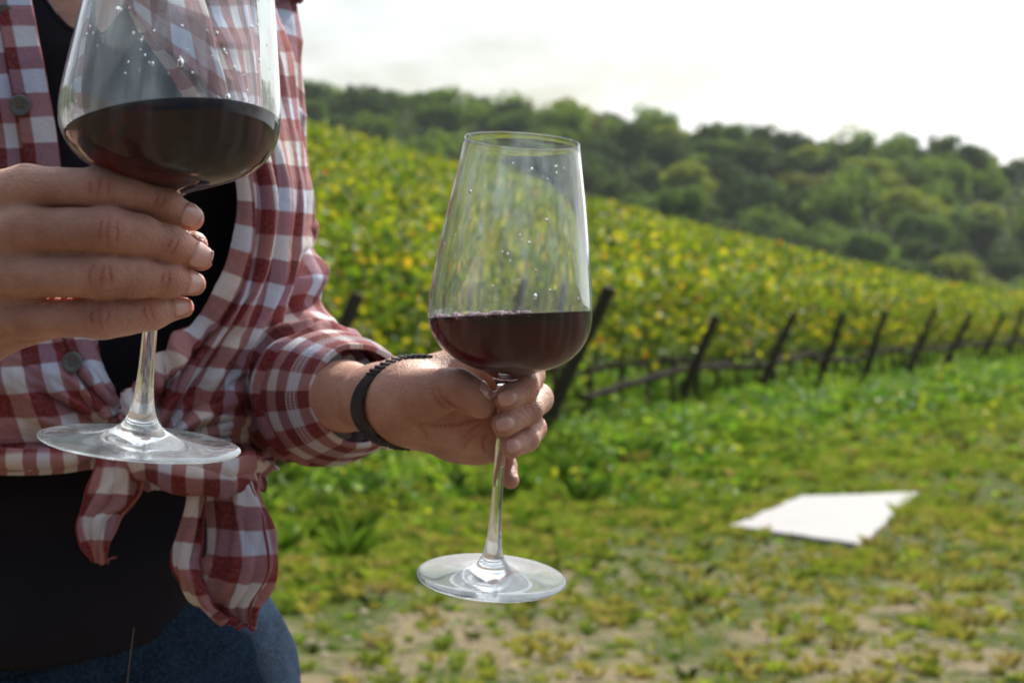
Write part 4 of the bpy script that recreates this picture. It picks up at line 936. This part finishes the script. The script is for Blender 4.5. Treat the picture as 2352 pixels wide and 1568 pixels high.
# ------------------------------------------------------------------ trees
def make_tree(seed, hue):
    rg = np.random.default_rng(seed); root = empty('broadleaf_tree'); hgt = 9.; mb = MB()
    add_tube(mb, catmull([(0, 0, -.6), (rg.uniform(-.2, .2), 0, 1.5), (rg.uniform(-.3, .3), .1, 3.5), (0, 0, 6)], 10), np.linspace(.28, .09, 10), 8)
    for k in range(6):
        a = rg.uniform(0, 2*PI); r = rg.uniform(1.5, 3); add_tube(mb, catmull([(0, 0, 2.2+k*.5), (math.cos(a)*r*.5, math.sin(a)*r*.5, 3.6+k*.5), (math.cos(a)*r, math.sin(a)*r, 4.8+k*.5)], 6), np.linspace(.12, .04, 6), 6)
    mb.build('trunk', M_BARK, root)
    C_, Nn, cc, sz = [], [], [], []
    for b in range(46):
        v = rg.normal(size=3); v /= np.linalg.norm(v); rr = rg.uniform(.35, 1.)**.6; ctr = v*rr*np.array([3.3, 3.3, 3.4])*rg.uniform(.8, 1.08)+np.array([0, 0, 4.9]); br = rg.uniform(.7, 1.5)
        if ctr[2] < 1.0: ctr[2] = rg.uniform(1., 2.)
        n = int(60*br); u = rg.normal(size=(n, 3)); u /= np.linalg.norm(u, axis=1)[:, None]; q = ctr+u*br*rg.uniform(.6, 1.05, (n, 1))
        C_.append(q); Nn.append(u); cc.append(np.tile(np.array(hue)*rg.uniform(.75, 1.3), (n, 1))*rg.uniform(.8, 1.2, (n, 1))); sz.append(rg.uniform(.28, .6, n))
    V, Fq, c = leaf_mesh(np.concatenate(C_), np.concatenate(sz), np.concatenate(cc), np.concatenate(Nn), seed=seed)
    mesh_np('crown', V, Fq, M_TREE, root, c, smooth=False); return root
HUES = [('dark green', (.038, .072, .018)), ('dark green', (.06, .10, .022)), ('mid green', (.12, .20, .03)), ('mid green', (.09, .16, .035)), ('yellow-green', (.20, .26, .035)), ('olive green', (.13, .15, .03))]
tp = [make_tree(700+i, h[1]) for i, h in enumerate(HUES)]; tu = set(); cnt = 0
sites = []
Yv = 240.
while Yv < 560:
    sp = 8.0+Yv/110; 
    for X in np.arange(-.16*Yv, .262*Yv, sp):
        xx = X+random.uniform(-.35, .35)*sp; yy_ = Yv+random.uniform(-.4, .4)*sp; r = xx/yy_; Yc = float(tree_Y(r))
        if yy_ > Yc: sites.append((xx, yy_, r, (yy_-Yc)))
    Yv += sp*1.15
# keep only what the eye can see from the verge: drop trees wholly covered by nearer ones
sites.sort(key=lambda q: q[1]); kept = []; sky = {}
for xx, yy_, r, dc in sites:
    g = float(ground(xx, yy_)); top = (g+9.-H)/yy_; w = 2.5/yy_; bins = range(int((r-w)*400), int((r+w)*400)+1); vis = [b for b in bins if top > sky.get(b, -9)+.0005]
    if len(vis) < max(1, .12*len(list(bins))): continue
    kept.append((xx, yy_, g, r, dc))
    for b in bins: sky[b] = max(sky.get(b, -9), top-.0015)
print('trees', len(sites), len(kept))
for xx, yy_, g, r, dc in kept[:290]:
    if dc < 60: k = random.choices(range(6), (2, 2, 4, 3, 3, 2))[0]
    else: k = random.choices(range(6), (5, 5, 4, 4, 1, 2))[0]
    o = tp[k] if k not in tu else copy_tree(tp[k]); tu.add(k)
    sc_ = random.uniform(.75, 1.2); o.location = (xx, yy_, g-.3); o.rotation_euler = (0, 0, random.uniform(0, 2*PI)); o.scale = (sc_*random.uniform(1.15, 1.7), sc_*random.uniform(1.15, 1.6), sc_*random.uniform(.8, 1.15))
    zone = 'just beyond the vineyard edge' if dc < 55 else 'on the ridge line against the white sky' if yy_ > 470 else 'within the wood on the hillside'
    side = 'left of the raised glass' if r < -.03 else 'behind the raised glass' if r < .03 else 'right of the raised glass' if r < .12 else 'near the right edge'
    tag(o, '%s tree %s, %s' % (HUES[k][0], zone, side), 'tree', 'broadleaf trees of the wood behind the vineyard'); cnt += 1

# undergrowth that closes the canopy between the trunks
rg = np.random.default_rng(45); n = 90000; Y = rg.uniform(262, 535, n); X = rg.uniform(-.17, .27, n)*Y; z = ground(X, Y); hump = 2.2+1.8*fbm(np.stack([X, Y, 0*X], -1), .12, 3, 8); C_ = np.stack([X, Y, z+rg.uniform(0, 1, n)**.6*np.clip(hump, .6, 5)], 1)
cc = np.array([[.04, .075, .018], [.07, .12, .022], [.12, .15, .03], [.03, .05, .014]])[rg.choice(4, n)]*rg.uniform(.7, 1.3, (n, 1)); V, Fq, cc = leaf_mesh(C_, rg.uniform(.6, 1.2, n), cc, np.tile([0, -.3, 1.], (n, 1)), seed=46)
o = mesh_np('undergrowth', V, Fq, M_TREE, None, cc, smooth=False); tag(o, 'dense shrubby undergrowth between the trees of the wooded hill', 'undergrowth', kind='stuff')
# the big bright bush at the right, at the vineyard's far edge
for bx, by, yy_, sc_, hu in ((2195, 640, 350, 1.05, 4), (1985, 575, 345, .85, 3), (1560, 470, 300, .75, 3), (2290, 700, 352, .6, 4)):
    o = copy_tree(tp[hu]); xx = (bx-CX)/F*yy_; g = H+(HY-by)/F*yy_-4.9*sc_; o.location = (xx, yy_, g); o.scale = (sc_*1.35, sc_*1.3, sc_); o.rotation_euler = (0, 0, bx)
    tag(o, {2195: 'large bright yellow-green bushy tree by the right edge', 1985: 'pointed mid green tree left of the large bright one', 1560: 'pale green tree beyond the vineyard right of the glass rim', 2290: 'low bright bush at the right edge beyond the vines'}[bx], 'tree', 'broadleaf trees of the wood behind the vineyard')
# ------------------------------------------------------------------ concrete slab
sl = [(1674, 1214), (1838, 1146), (2106, 1137), (1976, 1257)]
def gpt(x, y): Yd = H*F/(y-HY); return np.array([(x-CX)/F*Yd, Yd])
Pq = [gpt(*q) for q in sl]; z0 = max(float(ground(*q)) for q in Pq)+.02
import bmesh
bm = bmesh.new(); n = 14; vt = []
for i, q in enumerate(Pq):
    q2 = Pq[(i+1) % 4]
    for t in np.linspace(0, 1, n, endpoint=False): r = q+(q2-q)*t; vt.append(bm.verts.new((r[0]+random.uniform(-.012, .012), r[1]+random.uniform(-.02, .02), z0)))
f = bm.faces.new(vt); ex = bmesh.ops.extrude_face_region(bm, geom=[f]); bmesh.ops.translate(bm, vec=(0, 0, -.14), verts=[v for v in ex['geom'] if isinstance(v, bmesh.types.BMVert)])
bmesh.ops.recalc_face_normals(bm, faces=bm.faces); cs = Vector((float(np.mean([q[0] for q in Pq])), float(np.mean([q[1] for q in Pq])), z0-.14)); bmesh.ops.translate(bm, vec=-cs, verts=bm.verts)
me = bpy.data.meshes.new('concrete_slab'); bm.to_mesh(me); bm.free(); me.materials.append(M_SLAB); slab = obj_like('concrete_slab', me); slab.location = cs
bv = slab.modifiers.new('b', 'BEVEL'); bv.width = .01; bv.segments = 2
tag(slab, 'pale flat concrete slab lying in the grass at the lower right', 'slab')
def in_slab(X, Y, m=.05):
    X = X+.04*np.sin(Y*23); ins = np.ones(X.shape, bool)
    for i in range(4):
        a, b = Pq[i], Pq[(i+1) % 4]; cr = (b[0]-a[0])*(Y-a[1])-(b[1]-a[1])*(X-a[0]); ins &= (cr < m*.6)
    return ins
# ------------------------------------------------------------------ grass and weeds
def blades(name, n, y0, y1, hgt, wid, cols, dens, seed, label, r0=-.21, r1=.29, curve=.5):
    rg = np.random.default_rng(seed); Y = (rg.uniform(y0**2, y1**2, n))**.5; r = rg.uniform(r0, r1, n); X = r*Y
    d = dens(X, Y); k = (rg.uniform(0, 1, n) < d) & ~in_slab(X, Y); X, Y, d = X[k], Y[k], d[k]; n = len(X)
    s, p = sp_(X, Y); z = ground(X, Y); hh = rg.uniform(.5, 1.2, n)*hgt(X, Y, p); a = rg.uniform(0, 2*PI, n); ln = rg.uniform(.1, curve+.4, n)*hh; w = wid*rg.uniform(.7, 1.4, n)*np.clip(Y/10, 1, 5)**.6
    B = np.stack([X, Y, z-.01], 1); D = np.stack([np.cos(a), np.sin(a), 0*a], 1); S = np.stack([-np.sin(a+.7), np.cos(a+.7), 0*a], 1)*w[:, None]
    up = np.array([0, 0, 1.]); M1 = B+D*(ln*.35)[:, None]+up*(hh*.6)[:, None]; T1 = B+D*ln[:, None]+up*hh[:, None]
    V = np.stack([B-S*.6, B+S*.6, M1+S*.5, T1, M1-S*.5], 1).reshape(-1, 3); idx = np.arange(n)[:, None]*5
    cc = cols(X, Y, p, rg, n)
    o = mesh_np(name, V, idx+np.array([[0, 1, 2, 3, 4]]), M_GRASSB, None, np.repeat(cc, 5, 0), smooth=False); tag(o, label, name.replace('_', ' '), kind='stuff'); return o
def N2(X, Y, f, s, o=3): return fbm(np.stack([X, Y*.36, 0*X], -1), f, o, s)
def dry(X, Y): # bare, trodden patches in the lower right of the clearing
    s, p = sp_(X, Y); return sstep(-.12, .14, (.34*sstep(-3.6, -6.0, p))+ N2(X, Y, 2.1, 3, 4)+.35*sstep(-2.2, -4.0, p)+.62*sstep(12.5, 9.0, Y)-.46)
GR1 = np.array([.10, .19, .022]); GR2 = np.array([.28, .34, .04]); DR = np.array([.40, .30, .17])
def gcol(X, Y, p, rg, n):
    t = rg.uniform(0, 1, (n, 1)); c = GR1*(1-t)+GR2*t; dd = np.clip(dry(X, Y)*1.1+.12+.15*N2(X, Y, .5, 77), 0, 1)[:, None]*rg.uniform(0, 1, (n, 1)); c = c*(1-dd)+DR*dd; return c*rg.uniform(.7, 1.25, (n, 1))
blades('grass', 180000, 7.2, 22, lambda X, Y, p: .03+.13*np.clip(N2(X, Y, 3.6, 9)+.1, 0, 1), .004, gcol, lambda X, Y: np.clip(1-.93*dry(X, Y), .06, 1), 1, 'short sunlit grass with dry patches in the clearing')
blades('grass', 90000, 20, 90, lambda X, Y, p: .09+0*X, .006, gcol, lambda X, Y: np.clip(1-.5*dry(X, Y), .2, 1), 2, 'grass running along the vine rows into the distance')
def wcol(X, Y, p, rg, n):
    t = rg.uniform(0, 1, (n, 1)); c = np.array([.10, .22, .03])*(1-t)+np.array([.30, .40, .05])*t; return c*rg.uniform(.65, 1.25, (n, 1))
blades('tall_grass', 130000, 9, 80, lambda X, Y, p: .05+.55*np.clip(N2(X, Y, 2.2, 19)+.12, 0, 1)*sstep(-3.4, -.6, p), .009, wcol, lambda X, Y: sstep(-3.4, -1.5, sp_(X, Y)[1]+1.3*N2(X, Y, .6, 41))*(sp_(X, Y)[1] < 3), 3, 'lush taller grass and weeds at the foot of the vines', curve=.8)
# tufts: blades fanning out of one root, every tuft with its own green or straw tint
def tufts(name, n, y0, y1, per, hmin, hmax, prob, pal, pw, seed, label, wid=.006):
    rg = np.random.default_rng(seed); Y = rg.uniform(y0**2, y1**2, n)**.5; X = rg.uniform(-.21, .29, n)*Y; s, p = sp_(X, Y)
    k = (rg.uniform(0, 1, n) < prob(X, Y, p)) & ~in_slab(X, Y) & (p < 2); X, Y, p = X[k], Y[k], p[k]; n = len(X)
    hh = (hmin+(hmax-hmin)*rg.beta(1.3, 3., n)); tint = np.array(pal)[rg.choice(len(pal), n, p=np.array(pw)/sum(pw))]*rg.uniform(.75, 1.25, (n, 1))
    X, Y, hh = [np.repeat(q, per)for q in (X, Y, hh)]; sf_ = (.75*sstep(-2.6, -5.4, p))[:, None]*rg.uniform(0, 1, (n, 1)); tint = tint*(1-sf_)+np.array([.42, .36, .13])*sf_
    tint = np.repeat(tint, per, 0)*rg.uniform(.8, 1.2, (n*per, 1)); m = n*per
    a = rg.uniform(0, 2*PI, m); r0 = rg.uniform(0, .35, m)*hh; B = np.stack([X+np.cos(a)*r0, Y+np.sin(a)*r0, ground(X, Y)-.005], 1)
    h2 = hh*rg.uniform(.5, 1.1, m); ln = hh*rg.uniform(.2, 1.0, m); D = np.stack([np.cos(a), np.sin(a), 0*a], 1); w = wid*rg.uniform(.6, 1.5, m)*np.clip(Y/10, 1, 3)**.6; S = np.stack([-np.sin(a), np.cos(a), 0*a], 1)*w[:, None]; up = np.array([0, 0, 1.])
    M1 = B+D*(ln*.35)[:, None]+up*(h2*.7)[:, None]; T1 = B+D*ln[:, None]+up*h2[:, None]
    V = np.stack([B-S*.5, B+S*.5, M1+S*.6, T1, M1-S*.6], 1).reshape(-1, 3); o = mesh_np(name, V, np.arange(m)[:, None]*5+np.array([[0, 1, 2, 3, 4]]), M_GRASSB, None, np.repeat(tint, 5, 0), smooth=False); tag(o, label, 'grass', kind='stuff')
PAL = [(.09, .175, .028), (.18, .28, .04), (.31, .37, .06), (.40, .36, .12), (.42, .34, .18), (.05, .09, .02)]
tufts('grass_tufts', 14500, 7.2, 15, 24, .018, .085, lambda X, Y, p: .16+.84*(1-dry(X, Y)), PAL, (.16, .2, .26, .18, .12, .08), 61, 'small grass tufts, green and straw coloured, in the near clearing', .0038)
tufts('grass_tufts', 13000, 14, 45, 24, .03, .13, lambda X, Y, p: .5*sstep(-9, -1, p)+.3, PAL, (.2, .3, .3, .08, .03, .09), 62, 'grass tufts across the middle of the clearing', .005)
tufts('tall_grass', 7200, 10, 40, 40, .06, .26, lambda X, Y, p: sstep(-3.6, -1., p)*sstep(-.15, .3, N2(X, Y, 1.8, 71)), PAL, (.25, .34, .25, .03, 0, .13), 63, 'tall bright tussocks below the vine row', .0055)
# broad leaved weeds
rg = np.random.default_rng(33); n = 84000; Y = rg.uniform(8**2, 55**2, n)**.5; X = rg.uniform(-.21, .28, n)*Y; s, p = sp_(X, Y); clump = N2(X, Y, 2.4, 51, 2)
k = (rg.uniform(0, 1, n) < sstep(-3.6, -.8, p+.9*clump)*sstep(-.1, .3, clump)*1.3+.03) & (p < 2) & ~in_slab(X, Y); X, Y, p, clump = X[k], Y[k], p[k], clump[k]; n = len(X)
C_ = np.stack([X, Y, ground(X, Y)+.02+rg.uniform(0, 1, n)*(.07+.50*np.clip(clump+.05, 0, 1)*sstep(-4.2, -1.2, p))], 1)
wc = np.array([[.09, .20, .025], [.15, .28, .03], [.27, .36, .04], [.06, .13, .02], [.50, .48, .06]])[rg.choice(5, n, p=[.3, .3, .2, .17, .03])]*rg.uniform(.7, 1.2, (n, 1))
V, Fq, cc = leaf_mesh(C_, rg.uniform(.035, .10, n)*np.clip(Y/16, .7, 2), wc, np.tile([0, -.2, 1.], (n, 1)), aspect=.6, seed=34)
o = mesh_np('weeds', V, Fq, M_GRASSB, None, cc, smooth=False); tag(o, 'broad-leaved weeds among the grass below the vines', 'weeds', kind='stuff')
# clods and small stones on the bare soil
mb = MB(); sv, sf = ico(1); n = 0
for _ in range(6000):
    Y_ = math.sqrt(random.uniform(7.2**2, 17**2)); X_ = random.uniform(-.12, .24)*Y_
    if random.random() > .15+.85*float(dry(np.array([X_]), np.array([Y_]))[0]) or bool(in_slab(np.array([X_]), np.array([Y_]))[0]): continue
    r = random.choice((.004, .006, .009, .016))*random.uniform(.6, 1.2); mb.add(sv*np.array([r*random.uniform(.8, 1.4), r*random.uniform(.8, 1.4), r*.6])+np.array([X_, Y_, float(ground(X_, Y_))+r*.2]), sf); n += 1
b = NT('clod'); b.pbsdf(Base__Color=b.mix(b.noise(3., 3, .5, b.co()), (.20, .16, .10), (.42, .35, .25)), Roughness=.95)
o = mb.build('gravel', b.m, None, False); tag(o, 'loose soil crumbs and small stones on the bare patches', 'soil crumbs', kind='stuff')

# ------------------------------------------------------------------ the air
zlo = float(GZ.min())-1.2; V, Fq = box_v(1300, 990, 82-zlo); V += np.array([0, 430, (82+zlo)/2])
b = NT('thin_air'); pv = b.n('ShaderNodeVolumePrincipled', Color=(.86, .93, 1., 1), Density=.00007, Anisotropy=.35); b.t.links.new(pv.outputs[0], b.out.inputs[1])
hz = mesh_np('haze', V, Fq, b.m, smooth=False); tag(hz, 'faint bluish haze over the far wooded hill', 'haze', kind='stuff')
# ------------------------------------------------------------------ light, sky, camera
EL, AZ = math.radians(43), math.radians(28)      # azimuth from +Y towards +X
sd = Vector((math.sin(AZ)*math.cos(EL), math.cos(AZ)*math.cos(EL), math.sin(EL)))
L = bpy.data.lights.new('sun', 'SUN'); L.energy = 5.; L.angle = math.radians(.5); L.color = (1, .95, .86)
lo = bpy.data.objects.new('sun', L); col.objects.link(lo); lo.rotation_euler = sd.to_track_quat('Z', 'Y').to_euler(); lo.location = (5, 5, 20)
wd = bpy.data.worlds.new('World'); scene.world = wd; wd.use_nodes = True; nt = wd.node_tree; bg = nt.nodes['Background']
sk = nt.nodes.new('ShaderNodeTexSky'); sk.sky_type = 'NISHITA'; sk.sun_disc = False; sk.sun_elevation = EL; sk.sun_rotation = AZ; sk.air_density = 1.2; sk.dust_density = 2.5; sk.ozone_density = 1.5
tc = nt.nodes.new('ShaderNodeTexCoord'); mp = nt.nodes.new('ShaderNodeMapping'); mp.inputs['Scale'].default_value = (1, 1, 2.6); nt.links.new(tc.outputs['Generated'], mp.inputs[0])
nz = nt.nodes.new('ShaderNodeTexNoise'); nz.inputs['Scale'].default_value = 2.6; nz.inputs['Detail'].default_value = 6; nz.inputs['Roughness'].default_value = .6; nt.links.new(mp.outputs[0], nz.inputs[0])
rp = nt.nodes.new('ShaderNodeValToRGB'); rp.color_ramp.elements[0].position = .34; rp.color_ramp.elements[1].position = .58; nt.links.new(nz.outputs[0], rp.inputs[0])
mx = nt.nodes.new('ShaderNodeMix'); mx.data_type = 'RGBA'; geo = nt.nodes.new('ShaderNodeVectorMath'); geo.operation = 'DOT_PRODUCT'; nt.links.new(tc.outputs['Generated'], geo.inputs[0]); geo.inputs[1].default_value = sd
mr = nt.nodes.new('ShaderNodeMapRange'); mr.inputs[1].default_value = -.1; mr.inputs[2].default_value = .72; mr.interpolation_type = 'SMOOTHSTEP'; nt.links.new(geo.outputs['Value'], mr.inputs[0])
cm = nt.nodes.new('ShaderNodeMix'); cm.data_type = 'RGBA'; cm.inputs[6].default_value = (1.5, 2.1, 3.1, 1); cm.inputs[7].default_value = (16.6, 17.2, 18.2, 1); nt.links.new(mr.outputs[0], cm.inputs[0]); nt.links.new(cm.outputs[2], mx.inputs[7]); nt.links.new(rp.outputs[0], mx.inputs[0]); nt.links.new(sk.outputs[0], mx.inputs[6]); nt.links.new(mx.outputs[2], bg.inputs[0])
bg.inputs[1].default_value = .068
cam = bpy.data.cameras.new('camera'); co_ = bpy.data.objects.new('camera', cam); col.objects.link(co_); co_.location = (0, 0, H); co_.rotation_euler = (PI/2, 0, 0)
cam.sensor_width = 36; cam.lens = F*36/2352; cam.shift_y = -(784-HY)/2352; cam.clip_start = .05; cam.clip_end = 3000
cam.dof.use_dof = True; cam.dof.focus_distance = 1.04; cam.dof.aperture_fstop = 23.; cam.dof.aperture_blades = 0
scene.camera = co_
vs = scene.view_settings; vs.view_transform = 'Standard'; vs.look = 'None'; vs.gamma = 1; vs.exposure = .55
cy = scene.cycles; cy.max_bounces = 14; cy.transmission_bounces = 14; cy.transparent_max_bounces = 12; cy.diffuse_bounces = 3; cy.glossy_bounces = 6; cy.volume_bounces = 1
cy.sample_clamp_indirect = 6.; cy.use_denoising = True
